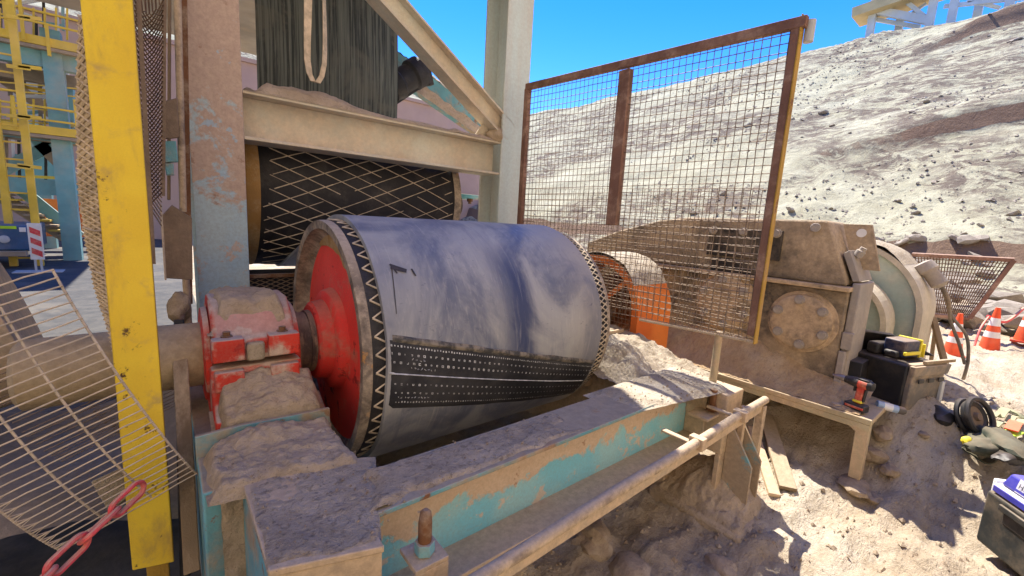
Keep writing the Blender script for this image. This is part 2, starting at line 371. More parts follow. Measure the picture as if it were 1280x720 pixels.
def mat_vbelt():
    t = NT('streaked_black_belt', .6, 0, .3)
    st = t.noise(4, 5, .6, t.vec((14, .22, 1), 'UV'), .2); f = t.noise(12, 6, .7, t.vec((9, .3, 1), 'UV')); b = t.noise(2.5, 5, .6, t.vec((1, .8, 1), 'UV'), .8)
    c = t.mix(t.ramp(st, .42, .56), (.035, .042, .042), (.13, .145, .132))
    c = t.mix(t.ramp(f, .5, .7, 0, .6), c, (.23, .23, .20)); c = t.mix(t.ramp(b, .5, .62, 0, .5), c, (.15, .145, .12))
    t.col(c); t.bump(st, .4, .01); return t.m
M['vbelt'] = mat_vbelt()

# ================================================================== SETTING
def pit(X, Y):
    z = -1.30 + .10*sstep(1.6, 2.3, X)
    bank = sstep(2.25, 3.15, X + .25*noise.noise(V((X*1.1, Y*1.1, 3))) - .25*max(0, -Y)*.6)
    z += .30*bank + .05*sstep(3.2, 5.0, X)
    z -= .10*sstep(.75, .1, math.hypot(X-2.9, Y-1.6)*.6)*0
    z += .17*math.exp(-((X-2.95)**2/.06+(Y-.33)**2/.06)) * 1.0           # heap under the tool boxes
    z += .10*math.exp(-((X-2.3)**2/.05+(Y-.20)**2/.05))*0
    return z
def ground_z(X, Y):
    z = pit(X, Y)
    left = sstep(.55, .05, X)
    z = z*(1-left) + (-1.42)*left
    d = math.hypot(X-1.8, Y-.2)
    k = sstep(14, 6, d)
    p = V((X, Y, 0))
    z += (.05*fbm(p*1.6, 3) + .030*noise.noise(p*6.5) +   .018*noise.noise(p*17) + .013*noise.noise(p*38))*k*(1-left)
    ridge = abs(noise.noise(V((X*5+1.2*noise.noise(p*3), Y*13, 1))))
    z += .034*(ridge-.25)*k*(1-left)
    return z
def axis_vals(lo, hi, step, far):
    a = []; x = lo
    while x <= hi+1e-6: a.append(x); x += step
    s = step; x = hi
    while x < far: s *= 1.22; x += s; a.append(x)
    s = step; x = lo; pre = []
    while x > -far: s *= 1.22; x -= s; pre.append(x)
    return pre[::-1]+a
xs = axis_vals(.2, 3.9, .021, 500); ys = axis_vals(-.5, 1.9, .021, 500)
g = MB(); g.v = [V((x, y, ground_z(x, y))) for x in xs for y in ys]; n_ = len(ys)
g.f = [(i*n_+j, (i+1)*n_+j, (i+1)*n_+j+1, i*n_+j+1) for i in range(len(xs)-1) for j in range(n_-1)]; g.mi = [0]*len(g.f)
tag(build('ground', g, M['sand'], smooth=180), kind='structure')
b = MB(); b.box((-40, -6, -1.6), (.30, 19.9, -1.35)); tag(build('concrete_floor', b, M['concrete']), kind='structure')

def hill_base(X, Y):
    s = .536*(X-10.6)
    z = -1.0 + s
    if X < 13: z = -1.0 + .536*max(0, (X-9.4))**2/7.2 if X > 9.4 else -1.0-.3*(9.4-X)
    if X > 36: 
        q = min(1, (X-36)/8); z = -1.0+.536*(36-10.6)+.536*8*(q-q*q*.5)
    return z
def hill_z(X, Y):
    p = V((X, Y, 0)); z = hill_base(X, Y)
    xe = X + .16*noise.noise(V((Y*.35, 1, 2)))
    r0 = 18.0 - (max(-5, min(6, Y))-4.4)*.33
    fade = sstep(6.5, 1.5, Y)
    z += fade*(.55*sstep(r0-.30, r0+.10, xe) - .55*sstep(r0+.1, r0+3.5, xe))*1.3
    r1 = 31.0 - (max(-5, min(6, Y))-4.4)*.33; fade2 = sstep(7, 3, Y)
    z += fade2*(.75*sstep(r1-.3, r1+.15, xe) - .75*sstep(r1+.3, r1+5, xe))
    k = sstep(9.5, 13, X)*(1-.75*fade*sstep(1.1, .5, abs(xe-r0)))
    z += k*(.55*fbm(p*.10, 3) + .13*fbm(p*.5+V((3, 3, 0)), 3) + .05*noise.noise(p*1.7) + .03*noise.noise(p*3.7))
    gul = abs(noise.noise(V((X*.22, Y*.75, 4)))); z += k*.07*(gul-.25)
    rub = sstep(.02, .25, noise.noise(V((X*.16, Y*.16, 8)))); z += k*rub*(.11*noise.noise(p*2.6)+.10*noise.noise(p*5.1))
    return z
hx = [9 + i*.17 for i in range(int(37/.17))]
hy = []; y = -30.0
while y < 62: hy.append(y); y += .19 if -4 < y < 26 else .6
shear = lambda y: -.33*(max(-5, min(6, y))-4.4)*1.0
g = MB(); n_ = len(hy); g.v = [V((x+shear(y), y, hill_z(x+shear(y), y))) for x in hx for y in hy]
g.f = [(i*n_+j, (i+1)*n_+j, (i+1)*n_+j+1, i*n_+j+1) for i in range(len(hx)-1) for j in range(n_-1)]; g.mi = [0]*len(g.f)
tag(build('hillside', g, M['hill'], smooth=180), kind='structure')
# the second slope, beyond the plant
g = MB()
def back_fn(u, v):
    X = -60+120*u; Y = 24+60*v; p = V((X, Y, 0))
    return V((X, Y, -1.5+.46*max(0, Y-26)*sstep(24, 34, Y)+.8*fbm(p*.12, 4)+.25*noise.noise(p*.9)))
g.grid(back_fn, 150, 75); tag(build('far_slope', g, M['hill'], smooth=180), kind='structure')

# unseen rock slope, added behind the camera to bounce warm light forward
g = MB()
def bounce_slope(u, v):
    az = rad(172+158*u); R0_ = 7.2+1.2*noise.noise(V((u*4, 0, 1))); H = 21*sstep(0, .10, u)*sstep(0, .16, 1-u)
    st = v*5; bench = (math.floor(st)+sstep(.18, 1, st-math.floor(st)))/5 if v < 1 else 1        # steps up the added slope
    d = 8.5*v; X = 2+math.cos(az)*(R0_+d); Y = 2.5+math.sin(az)*(R0_+d); p = V((X, Y, bench*9))
    k = .5*fbm(p*.3, 4)+.2*noise.noise(p*1.1)
    return V((X+k*math.cos(az), Y+k*math.sin(az), -1.5+H*bench))
g.grid(lambda u, v: bounce_slope(u, 1-v), 110, 70); tag(build('bounce_slope', g, M['bouncerock'], smooth=180), kind='structure')
def gp(px, py, z=-1.2, dz=0):
    d = ray(px, py).normalized(); t = .6
    while t < 12:
        p = d*t
        if p.z <= ground_z(p.x, p.y)+dz: return V((p.x, p.y, ground_z(p.x, p.y)+dz))
        t += .01
    return d*t
# rocks on the hill
rock_me = []
for s_ in range(6):
    b = MB(); b.blob((0, 0, 0), (1, .8, .62), .35, s_, 1 if s_ < 5 else 2)
    o = build('boulder', b, M['hillstone'], smooth=25); rock_me.append(o.data); bpy.data.objects.remove(o)
def put_rock(x, y, r, label, group, zf=hill_z, cat='rock', name='boulder', mat=None):
    o = bpy.data.objects.new(name, random.choice(rock_me)); COL.objects.link(o)
    o.location = (x, y, zf(x, y)+r*.1); o.scale = (r*random.uniform(.8, 1.2), r*random.uniform(.8, 1.3), r*random.uniform(.4, .75))
    o.rotation_euler = (random.uniform(-.4, .4), random.uniform(-.6, .1), random.uniform(0, 6.3))
    return tag(o, label, cat, group)
for i in range(105):
    u = random.random(); X = 12.5+22*u**1.3; az = random.uniform(1.5, 34); Y = X*math.tan(rad(az))
    if abs(X-(18.0-(max(-5, min(6, Y))-4.4)*.33)) < 1.1: continue
    if noise.noise(V((X*.16, Y*.16, 8))) < -.12 and random.random() < .6: continue
    put_rock(X, Y, (.05+.10*random.random()**3)*(.6+X/26), 'loose grey brown rock lying on the pale sandy hillside', 'loose rocks on the hillside')
for i in range(46):
    X = random.uniform(11.2, 13.2); az = random.uniform(2.5, 14); Y = X*math.tan(rad(az))
    put_rock(X, Y, random.uniform(.10, .26), 'brown rock in the heap along the foot of the hillside', 'rocks heaped at the foot of the hill')
g = MB()
for i in range(9000):
    X = 11.5+25*random.random()**1.2; az = random.uniform(0, 50); Y = X*math.tan(rad(az)); q = noise.noise(V((X*.16, Y*.16, 8)))
    if q < .05 and random.random() < .88: continue
    if abs(X-(18.0-(max(-5, min(6, Y))-4.4)*.33)) < .9: continue
    r = (.010+.04*random.random()**3)*(.6+X/24); z = hill_z(X, Y)
    a = random.uniform(0, 6.3); ca, sa = math.cos(a)*r, math.sin(a)*r
    g.add([(X+ca*1.3, Y+sa*1.3, z), (X-sa, Y+ca, z-.3*r), (X-ca*1.1, Y-sa, z), (X+sa, Y-ca*.9, z-.2*r), (X+.2*ca, Y, z+r*.9), (X-.4*sa, Y+.3*r, z+r*.7)],
          [(0, 1, 4), (1, 5, 4), (1, 2, 5), (2, 3, 5), (3, 4, 5), (3, 0, 4)])
stuff(build('hill_scree', g, M['hillstone'], smooth=0))

# ================================================================== FRONT PULLEY
PX0, PX1, PY, PZ, PR = .491, 1.777, 1.834, -.531, .5
pul = thing('belt_pulley', (.9, PY, PZ-PR), 'large belt pulley with dusty red end disc and long brown shaft', 'pulley')
AX = (1, 0, 0); PC = (0, PY, PZ)
def plathe(name, prof, mat, n=72, c0=False, c1=False, parent=pul, yz=(PY, PZ), smooth=35):
    b = MB(); b.lathe((0, yz[0], yz[1]), AX, prof, n, c0, c1); return build(name, b, mat, parent, smooth=smooth)
plathe('shell', [(PX0+.012, .478), (PX1-.012, .478)], M['rubber'])
plathe('rim', [(PX0+.075, .40), (PX0+.055, .43), (PX0+.03, .452), (PX0, .458), (PX0-.002, .490), (PX0+.012, .4935), (PX0+.030, .4935), (PX0+.03, .47)], M['rim'])
plathe('rim', [(PX1-.03, .47), (PX1-.03, .4935), (PX1-.012, .4935), (PX1, .488), (PX1, .458), (PX1-.05, .44), (PX1-.05, .2)], M['rim'])
plathe('lagging', [(PX0+.030, .470), (PX0+.030, .4945), (PX1-.030, .4945), (PX1-.03, .47)], M['rubber'])
plathe('end_disc', [(PX0+.058, .432), (PX0+.062, .40), (PX0+.050, .26), (PX0+.045, .19)], M['redface'])
b = MB()
for k in range(40):      # ochre dust ledge round the top left of the disc, thinning to nothing
    a0 = rad(62+k*3.4); a1 = rad(62+(k+1)*3.4)
    def pt(a, r, x): return V((x, PY+r*math.cos(a), PZ+r*math.sin(a)))
    wgt = lambda a: .012+.085*max(0, math.sin((math.degrees(a)-62)/136*math.pi))*(1+.3*noise.noise(V((a*6, 0, 0))))
    b.add([pt(a0, .437, PX0+.050), pt(a1, .437, PX0+.050), pt(a1, .432-wgt(a1), PX0+.055), pt(a0, .432-wgt(a0), PX0+.055)], [(0, 1, 2, 3)])
stuff(build('dust_ledge', b, M['rimochre'], pul))
plathe('hub', [(PX0+.052, .215), (PX0+.02, .205), (PX0+.012, .195), (PX0+.008, .165), (PX0-.035, .158), (PX0-.045, .145), (PX0-.045, .10)], M['redface'], 56)
plathe('shaft', [(.28, .118), (.36, .118), (.362, .128), (.395, .128), (.397, .119), (.425, .119), (.427, .126), (PX0-.03, .126)], M['shaft'], 40, True, False)
plathe('shaft', [(PX1-.05, .12), (PX1+.40, .12)], M['shaft'], 32, False, True)
plathe('shaft_end', [(-.36, .085), (-.345, .105), (-.05, .108), (-.048, .112), (.12, .112)], M['shaftdust'], 40, True, False)
# lagging grooves packed with pale dust
def cylp(x, a, r, c=(PY, PZ)): return V((x, c[0]+r*math.cos(a), c[1]+r*math.sin(a)))
b = MB(); NZ = 50
for k in range(NZ):
    a = 2*math.pi*k/NZ; da = math.pi/NZ
    for p, q in ((a, a+da), (a+2*da, a+da)):
        b.tube([cylp(PX0+.040, p, .4955), cylp(PX0+.066, (p+q)/2, .4958), cylp(PX0+.094, q, .4955)], .0033, 4)
for k in range(NZ*2):
    a = 2*math.pi*k/(NZ*2); 
    for s_ in (-1, 1):
        b.tube([cylp(PX1-.115+.085*i/4, a+s_*.11*i/4, .4955) for i in range(5)], .0034, 4)
stuff(build('groove_lines', b, M['groove'], pul, smooth=0))

# ================================================================== CONVEYOR BELT (wraps both pulleys)
RC = (3.10, .10); RR = .455
BX0, BX1 = .563, 1.672
path = []
for i in range(10): path.append((4.6-(4.6-PY)*i/9, PZ-.5085-.01*(9-i)/9))
for i in range(1, 71):
    a = rad(270-197*i/70); path.append((PY+.5085*math.cos(a), PZ+.5085*math.sin(a)))
p1 = path[-1]; r2 = RR+.010
for i in range(1, 6):
    a = rad(253); q = (RC[0]+r2*math.cos(a), RC[1]+r2*math.sin(a)); t = i/6
    path.append((p1[0]*(1-t)+q[0]*t, p1[1]*(1-t)+q[1]*t))
for i in range(0, 37): 
    a = rad(253+107*i/36); path.append((RC[0]+r2*math.cos(a), RC[1]+r2*math.sin(a)))
nb = len(path)
for i in range(1, 30): path.append((RC[0]+r2+.012*math.sin(i*.5), RC[1]+.1*i))
arc = [0]
for i in range(1, len(path)): arc.append(arc[-1]+math.dist(path[i], path[i-1]))
belt = MB(); NU = 24; belt.uv = []; TH = .018
def nrm2(i):
    a = path[max(i-1, 0)]; c = path[min(i+1, len(path)-1)]; d = V((c[0]-a[0], c[1]-a[1])).normalized(); return V((d.y, -d.x))
for side in (1, -1):
    for i, (y, z) in enumerate(path):
        nn = nrm2(i)
        sg = -1 if True else 1
        for j in range(NU+1):
            x = BX0+(BX1-BX0-.10*sstep(arc[nb-40], arc[nb-1], arc[i]))*j/NU + .006*noise.noise(V((i*.12, 0, j*.02)))
            bulge = .003*noise.noise(V((x*3, arc[i]*3, 0)))
            off = (TH/2*side)+bulge
            belt.v.append(V((x, y-nn.x*off*-1*sg, z-nn.y*off*-1*sg))); belt.uv.append((x-BX0, arc[i]-arc[10]))
N1 = len(path)*(NU+1)
for i in range(len(path)-1):
    mi = 1 if i >= nb-1 else 0
    for j in range(NU):
        a = i*(NU+1)+j
        belt.f += [(a, a+1, a+NU+2, a+NU+1), (N1+a+NU+1, N1+a+NU+2, N1+a+1, N1+a)]; belt.mi += [mi, mi]
    for j in (0, NU):
        a = i*(NU+1)+j; fc = (a, a+NU+1, N1+a+NU+1, N1+a); belt.f.append(fc if j == 0 else fc[::-1]); belt.mi.append(mi)
bo = build('conveyor_belt', belt, [M['belt'], M['vbelt']], None, smooth=50)
tag(bo, 'wide blue grey rubber conveyor belt wrapped over the red ended pulley', 'conveyor belt')
# splice: a darker bonded patch that runs askew across the belt face
RB = .5085+TH/2
def spl(x, d, r): # d degrees below the top line of the patch
    a = rad(166.5+31.5*(x-.56)/1.13+d); return cylp(x, a, r)
def strip(x0, x1, d0, d1, r, nx=30, nd=6, th=.004):
    b = MB()
    for rr, flip in ((r, 0), (r-th, 1)):
        o = len(b.v)
        b.grid(lambda u, v: spl(x0+(x1-x0)*u, d0+(d1-d0)*v, rr), nx, nd)
    return b
def shell_strip(name, x0, x1, d0, d1, r, mat, parent, nx=40, nd=10, wob=0):
    b = MB(); b.grid(lambda u, v: spl(x0+(x1-x0)*u, d0+(d1-d0)*v+wob*noise.noise(V((u*9, v*3, 2))), r+(-.006 if v in (0, 1) or u in (0, 1) else 0)), nx, nd)
    return build(name, b, mat, parent)
t = NT('splice_rubber', .6, 0, .3); n = t.noise(5, 7, .65); t.col(t.mix(t.ramp(n, .35, .7), (.020, .021, .026), (.062, .060, .062))); t.bump(t.noise(60, 4, .6), .2, .003); M['splice'] = t.m
t = NT('splice_edge', .7); n = t.noise(16, 7, .7); t.col(t.mix(t.ramp(n, .4, .6), (.06, .058, .055), (.26, .22, .17))); M['spliceedge'] = t.m
sp_ = shell_strip('splice_patch', BX0+.004, BX1-.004, 0, 28.5, RB+.0045, M['splice'], bo, 48, 14, .35)
shell_strip('splice_edge', BX0+.02, BX1-.01, -1.6, 1.1, RB+.0075, M['spliceedge'], sp_, 48, 3, .6)
shell_strip('chalk_line', BX0+.004, BX1-.02, 12.6, 13.6, RB+.0078, flat('chalk_white', (.55, .55, .54), .9, .35, 40, dust=0), sp_, 60, 2, .15)
def quad(b, x, d, wx, wd, r):
    P = [spl(x+a*wx, d+c*wd, r) for a, c in ((-1, -1), (1, -1), (1, 1), (-1, 1))]; b.add(P, [(0, 1, 2, 3)])
M['mark'] = flat('chalk_mark', (.50, .50, .50), .9, .4, 60, dust=0)
b = MB()
for row, (d, stp, sz) in enumerate(((2.4, .0115, .0030), (5.3, .0235, .0042), (8.6, .0235, .0042), (17.0, .0235, .0036), (20.6, .0235, .0036), (24.6, .0115, .0027))):
    x = BX0+.012+.004*row
    while x < BX1-.02:
        s_ = sz*random.uniform(.6, 1.05)*(1 if x < 1.0 else .8)
        if stp > .02:    # a punched ring: four strokes
            for a, c, ww, hh in ((0, -1, 1, .35), (0, 1, 1, .35), (-1, 0, .35, 1), (1, 0, .35, 1)):
                if random.random() < .88: quad(b, x+a*s_*.8, d+math.degrees(c*s_*.8/RB), s_*ww, math.degrees(s_*hh/RB), RB+.0068)
        else: quad(b, x, d+random.uniform(-.12, .12), s_, math.degrees(s_*1.25/RB), RB+.0068)
        x += stp*random.uniform(.93, 1.07)
stuff(build('punched_dots', b, M['mark'], sp_, smooth=0))
b = MB()
def scribble(x, d, n, sx, sd_):
    for k in range(n):
        xx = x+k*sx*1.5; P = []
        for i in range(4): P.append(spl(xx+random.uniform(-.5, .5)*sx, d+random.uniform(-.5, .5)*sd_, RB+.0072))
        b.tube(P, .0011, 3)
scribble(.65, 6.9, 4, .010, 1.2); scribble(.645, 10.4, 8, .009, 1.1); scribble(.60, 22.6, 10, .009, .9)
stuff(build('handwritten_marks', b, M['mark'], sp_, smooth=0))
b = MB()
def plain(x, a, r): return cylp(x, rad(a), r)
for (x0, a0, x1, a1, wd) in ((.624, 138.2, .678, 140.6, .011), (.624, 137.0, .640, 141.5, .004), (.627, 138, .612, 150, .0022), (.612, 150, .606, 158, .0016), (.700, 139.6, .708, 143, .004)):
    o_ = V((0, 0, 0)); P0, P1 = plain(x0, a0, RB+.0035), plain(x1, a1, RB+.0035)
    M_ = (P0+P1)/2; n = V((0, M_.y-PY, M_.z-PZ)).normalized(); sd_ = (P1-P0).normalized().cross(n)
    b.add([P0-sd_*wd, P1-sd_*wd*.8, P1+sd_*wd*.7, P0+sd_*wd], [(0, 1, 2, 3)])
build('black_paint_mark', b, M['blackp'], bo)

# ================================================================== RED BEARING HOUSING
BXa, BXb = .095, .365
br = thing('bearing_housing', (.23, PY, -.735), 'red split bearing housing caked with dust, left of the pulley', 'bearing')
def yzprism(pts, x0, x1): 
    b = MB(); b.prism([(x0, y, z) for y, z in pts], (x1-x0, 0, 0)); return b
cap = [(1.625, -.515), (1.625, -.445), (1.66, -.425), (1.70, -.37), (1.77, -.325), (1.90, -.325), (1.97, -.37), (2.01, -.425), (2.045, -.445), (2.045, -.515)]
hc_ = build('housing_cap', yzprism(cap, BXa+.012, BXb-.012), M['red'], br, .012, seg=3)
base = [(1.62, -.53), (1.60, -.64), (1.56, -.665), (1.52, -.67), (1.52, -.73), (2.15, -.73), (2.15, -.67), (2.10, -.66), (2.05, -.64), (2.05, -.53)]
hb_ = build('housing_base', yzprism(base, BXa, BXb), M['red'], br, .010, seg=3)
for x0, x1 in ((BXa+.004, BXa+.095), (BXb-.105, BXb-.008)):       # the two proud front lugs
    b = MB(); b.box((x0, 1.598, -.505), (x1, 1.65, -.43)); b.box((x0+.004, 1.59, -.60), (x1-.004, 1.63, -.535)); build('lug', b, M['red'], br, .006)
b = MB(); b.box((BXa+.10, 1.606, -.515), (BXb-.115, 1.63, -.45)); build('dusty_recess', b, M['palepile'], br, .01)
for x in (BXa-.012, BXb-.012):
    b = MB(); b.lathe((x, PY, PZ), AX, [(0, .135), (.004, .165), (.020, .168), (.024, .15)], 40, True, True); build('seal_ring', b, M['red'], br)
bm_ = MB(); bm_.cyl((0, 0, 0), (0, 0, .02), .019, 6); bm_.cyl((0, 0, .02), (0, 0, .034), .011, 10)
bolt0 = build('bolt', bm_, M['rust'], None); bolt_me = bolt0.data; bpy.data.objects.remove(bolt0)
for x in (BXa+.05, BXb-.055):
    for y in (1.645, 2.02): inst('bolt', bolt_me, hc_, (x, y, -.447))
    for y in (1.545, 2.12): inst('bolt', bolt_me, hb_, (x, y, -.672))
def dustpatch(name, parent, quadpts, hfun, nu=30, nv=30, mat='dustpile', edge=.12, sink=.012, jag=.5):
    a, b_, c, d = [V(p) for p in quadpts]; m_ = MB()
    def fn(u, v):
        p = (a*(1-u)+b_*u)*(1-v)+(d*(1-u)+c*u)*v
        e = min(u, 1-u, v, 1-v)/edge + jag*noise.noise(p*14)
        k = max(0, min(1, e)); k = k*k*(3-2*k)
        return p+V((0, 0, -sink+k*(sink+hfun(u, v, p))))
    m_.grid(fn, nu, nv); return stuff(build(name, m_, M[mat], parent, smooth=180))
def rough(p, s=1): return .011*noise.noise(p*9)*s+.008*noise.noise(p*23)*s+.0065*noise.noise(p*52)*s+.004*abs(noise.noise(p*95))*s
dustpatch('dust_layer', br, [(BXa, 1.66, -.415), (BXb-.02, 1.66, -.415), (BXb-.02, 2.0, -.415), (BXa, 2.0, -.415)],
          lambda u, v, p: .105*math.sin(math.pi*min(1, max(0, v)))**.5+.012+rough(p), 50, 50, 'dustpile', .18)
dustpatch('dust_layer', br, [(BXa-.01, 1.47, -.735), (BXb+.06, 1.47, -.735), (BXb+.06, 1.63, -.66), (BXa-.01, 1.63, -.66)],
          lambda u, v, p: .05+.05*v+.03*math.sin(u*3.1)+rough(p, 1.3), 54, 40, 'dustpile', .12)

# ================================================================== BASE FRAME
bf = thing('pulley_base_frame', (1.1, 1.0, -1.35), 'dust covered blue steel base frame carrying the pulley', 'steel frame')
M['orangepile'] = mat_sand('orange_brown_dust', (.45, .305, .17), (.57, .40, .23), (.60, .45, .28), 2.0, .9, .18)
def P_(name, mat, fn, bev=.004, parent=bf):
    b = MB(); fn(b); return build(name, b, M[mat] if isinstance(mat, str) else mat, parent, bev)
ZT = -.709
P_('beam_web', 'beam', lambda b: b.box((.30, .955, -.948), (1.955, .967, ZT-.012)), 0)
P_('top_flange', 'teal', lambda b: b.box((.337, .90, ZT-.014), (1.96, 1.085, ZT)), .003)
P_('bottom_flange', 'tan', lambda b: b.box((.30, .845, -.962), (1.96, 1.08, -.948)), .003)
P_('end_stiffener', 'teal', lambda b: b.box((.50-.16, .86, -.95), (.352, .954, ZT-.015)), .003)
P_('end_stiffener', 'tan', lambda b: b.box((1.90, .86, -.947), (1.914, .954, ZT-.015)), .003)
P_('end_plate', 'tan', lambda b: b.prism([(.126, .862, ZT-.002), (.337, .795, ZT-.002), (.337, 1.30, ZT-.002), (.126, 1.30, ZT-.002)], (0, 0, -.016)), .003)
P_('skirt_plate', 'tan', lambda b: b.prism([(.128, .866, ZT-.02), (.335, .801, ZT-.02), (.335, .801, -1.25), (.128, .866, -1.25)], (0, .014, 0)), .003)
P_('skirt_plate', 'tan', lambda b: b.box((.321, .818, -1.25), (.335, .955, ZT-.02)), .002)
P_('skirt_plate', 'teal', lambda b: b.box((.128, .882, -1.25), (.14, 1.24, ZT-.02)), .002)
P_('cross_member', 'teal', lambda b: b.box((.042, 1.26, -1.40), (.40, 2.30, -.738)), .006)
P_('stop_plate', 'teal', lambda b: b.prism([(.040, 1.455, -.80), (.415, 1.455, -.80), (.415, 1.455, -.672), (.16, 1.455, -.664), (.040, 1.455, -.670)], (0, .016, 0)), .003)
P_('cross_member', 'tan', lambda b: b.box((1.86, 1.0, -1.36), (2.10, 2.30, -.74)), .006)
P_('stop_plate', 'tan', lambda b: b.box((1.80, 1.50, -.90), (2.12, 1.515, -.60)), .003)
P_('end_block', 'tan', lambda b: b.box((1.915, .775, -1.0), (2.075, 1.12, ZT-.004)), .006)
P_('end_block', 'tan', lambda b: b.box((1.80, .80, -.82), (1.912, .895, -.806)), .003)
b = MB(); b.prism([(1.96, .655, -1.22), (1.96, .775, -1.22), (1.96, .775, -.86), (1.96, .745, -.88), (1.96, .655, -1.02)], (.012, 0, 0)); build('gusset', b, M['tealdust'], bf, .002)
b = MB(); b.prism([(2.06, .655, -1.22), (2.06, .775, -1.22), (2.06, .775, -.86), (2.06, .745, -.88), (2.06, .655, -1.02)], (.012, 0, 0)); build('gusset', b, M['tealdust'], bf, .002)
b = MB(); b.box((1.915, .776, -1.24), (2.10, .80, -1.0)); build('foot_plate', b, M['tan'], bf, .004)
dustpatch('dust_layer', bf, [(.05, 1.20, -.735), (.415, 1.12, -.715), (.415, 1.45, -.735), (.045, 1.45, -.735)],
          lambda u, v, p: .030+.018*v+.035*math.exp(-((u-.45)**2/.05+(v-.8)**2/.06))+rough(p, 1.2), 76, 66, 'dustpile', .10)
dustpatch('dust_layer', bf, [(.124, .868, ZT-.004), (.334, .803, ZT-.004), (.46, 1.16, ZT-.01), (.126, 1.27, ZT-.01)],
          lambda u, v, p: .007+rough(p, .38), 90, 100, 'greypile', .05, .003)
dustpatch('dust_layer', bf, [(.33, .91, ZT-.002), (1.15, .905, ZT-.002), (1.15, 1.08, ZT-.002), (.33, 1.08, ZT-.002)],
          lambda u, v, p: .006+.016*(1-u)**2+rough(p, .35), 190, 48, 'greypile', .14, .004, .9)
dustpatch('dust_layer', bf, [(1.35, .91, ZT-.002), (2.07, .78, ZT-.002), (2.07, 1.13, ZT-.002), (1.35, 1.13, ZT-.002)],
          lambda u, v, p: .005+.010*u+rough(p, .4), 130, 60, 'palepile', .16, .003, .6)
b = MB(); b.grid(lambda u, v: V((.04-.006-.004*abs(noise.noise(V((u*8, v*8, 1)))), 0, 0))+V((.046+.35*u, 1.252-.010-.02*(1-v)*abs(fbm(V((u*5, v*5, 0)), 3))-.012*noise.noise(V((u*14, v*14, 0))), -1.3+.57*v)), 34, 44)
stuff(build('caked_dust', b, M['dustpile'], bf, smooth=180))
# heap of sand burying the right hand bearing
g = MB()
def heap(u, v):
    x = 1.72+.62*u; y = 1.03+1.05*v; e = min(u, 1-u, v, 1-v)
    h = .17*sstep(0, .38, e)*(.9+.3*noise.noise(V((x*4.5, y*4.5, 2)))) + .022*noise.noise(V((x*9, y*9, 0)))+.014*noise.noise(V((x*22, y*22, 0)))+.008*noise.noise(V((x*50, y*50, 0)))
    return V((x, y, -.77+h))
g.grid(heap, 90, 130); stuff(build('sand_heap', g, M['palepile'], bf, smooth=180))
g = MB()
for (x0, x1, y0, y1, z0, n_) in ((.06, .40, 1.16, 1.44, -.695, 260), (.13, .44, .83, 1.2, -.702, 150), (.35, 1.1, .92, 1.07, -.700, 110), (1.4, 2.05, .84, 1.08, -.694, 260)):
    for i in range(n_):
        x, y = random.uniform(x0, x1), random.uniform(y0, y1); q = .0010+.0045*random.random()**5; z = z0+random.uniform(-.004, .008)
        a = random.uniform(0, 6.3); ca, sa = math.cos(a)*q, math.sin(a)*q
        g.add([(x+ca*1.3, y+sa*1.3, z), (x-sa, y+ca, z-.3*q), (x-ca*1.1, y-sa, z), (x+sa, y-ca*.9, z-.2*q), (x+.2*ca, y, z+q*.9), (x, y, z-q)], [(0, 1, 4), (1, 2, 4), (2, 3, 4), (3, 0, 4), (1, 0, 5), (2, 1, 5), (3, 2, 5), (0, 3, 5)])
stuff(build('loose_grit', g, M['stone'], bf, smooth=0))
# jacking stud
js = thing('jacking_bolt', (.437, .78, -.96), 'rusty threaded stud on an angle bracket in front of the blue beam', 'bolt')
P_('stud', 'rust', lambda b: b.lathe((.437, .80, -.80), (0, 0, 1), [(0, .016), (.10, .016), (.125, .013), (.132, .006)], 14), 0, js)
P_('nut', 'teal', lambda b: b.cyl((.437, .80, -.778), (.437, .80, -.748), .024, 6), .002, js)
P_('bracket', 'tan', lambda b: (b.box((.395, .76, -.792), (.48, .845, -.780)), b.box((.395, .76, -1.2), (.48, .770, -.7925))), .002, js)
# plinth under the right end of the beam
pl = MB(); pl.box((1.80, .60, -1.5), (2.22, 1.05, -1.255)); o = build('concrete_plinth', pl, M['dustpile'], None, .02)
tag(o, 'dusty concrete block under the far end of the blue beam', 'concrete block')
dustpatch('dust_layer', o, [(1.81, .605, -1.262), (2.21, .605, -1.262), (2.21, 1.04, -1.262), (1.81, 1.04, -1.262)],
          lambda u, v, p: .012+.17*math.exp(-((p.x-2.02)**2/.022+(p.y-.84)**2/.03))+rough(p, 1.4), 70, 70, 'dustpile', .10)
# pipe rail
pr = thing('pipe_rail', (1.3, .68, -1.25), 'dusty pipe rail running along the front of the blue beam', 'pipe')
A_, B_ = V((-.05, .70, -.842)), V((2.13, .70, -.752))
P_('rail', 'pole', lambda b: b.tube([A_+(B_-A_)*i/8+V((0, .003*math.sin(i*2), 0)) for i in range(9)], .0175, 14), 0, pr)
P_('flat_bar', 'tan', lambda b: b.beam(A_+V((0, .0, -.032)), B_+V((-.03, 0, -.032)), .012, .034), .002, pr)
for x in (1.50, 1.86): 
    z = A_.z+(B_.z-A_.z)*(x+.05)/2.18
    P_('clamp', 'tan', lambda b: (b.box((x, .672, z-.025), (x+.035, .728, z+.0205)), b.box((x+.005, .728, z-.02), (x+.03, .845, z-.01))), .003, pr)
P_('post', 'pole', lambda b: b.box((2.09, .685, -1.12), (2.125, .72, -.775)), .003, pr)
P_('post', 'tan', lambda b: b.box((2.02, .735, -1.0), (2.045, .76, -.78)), .003, pr)
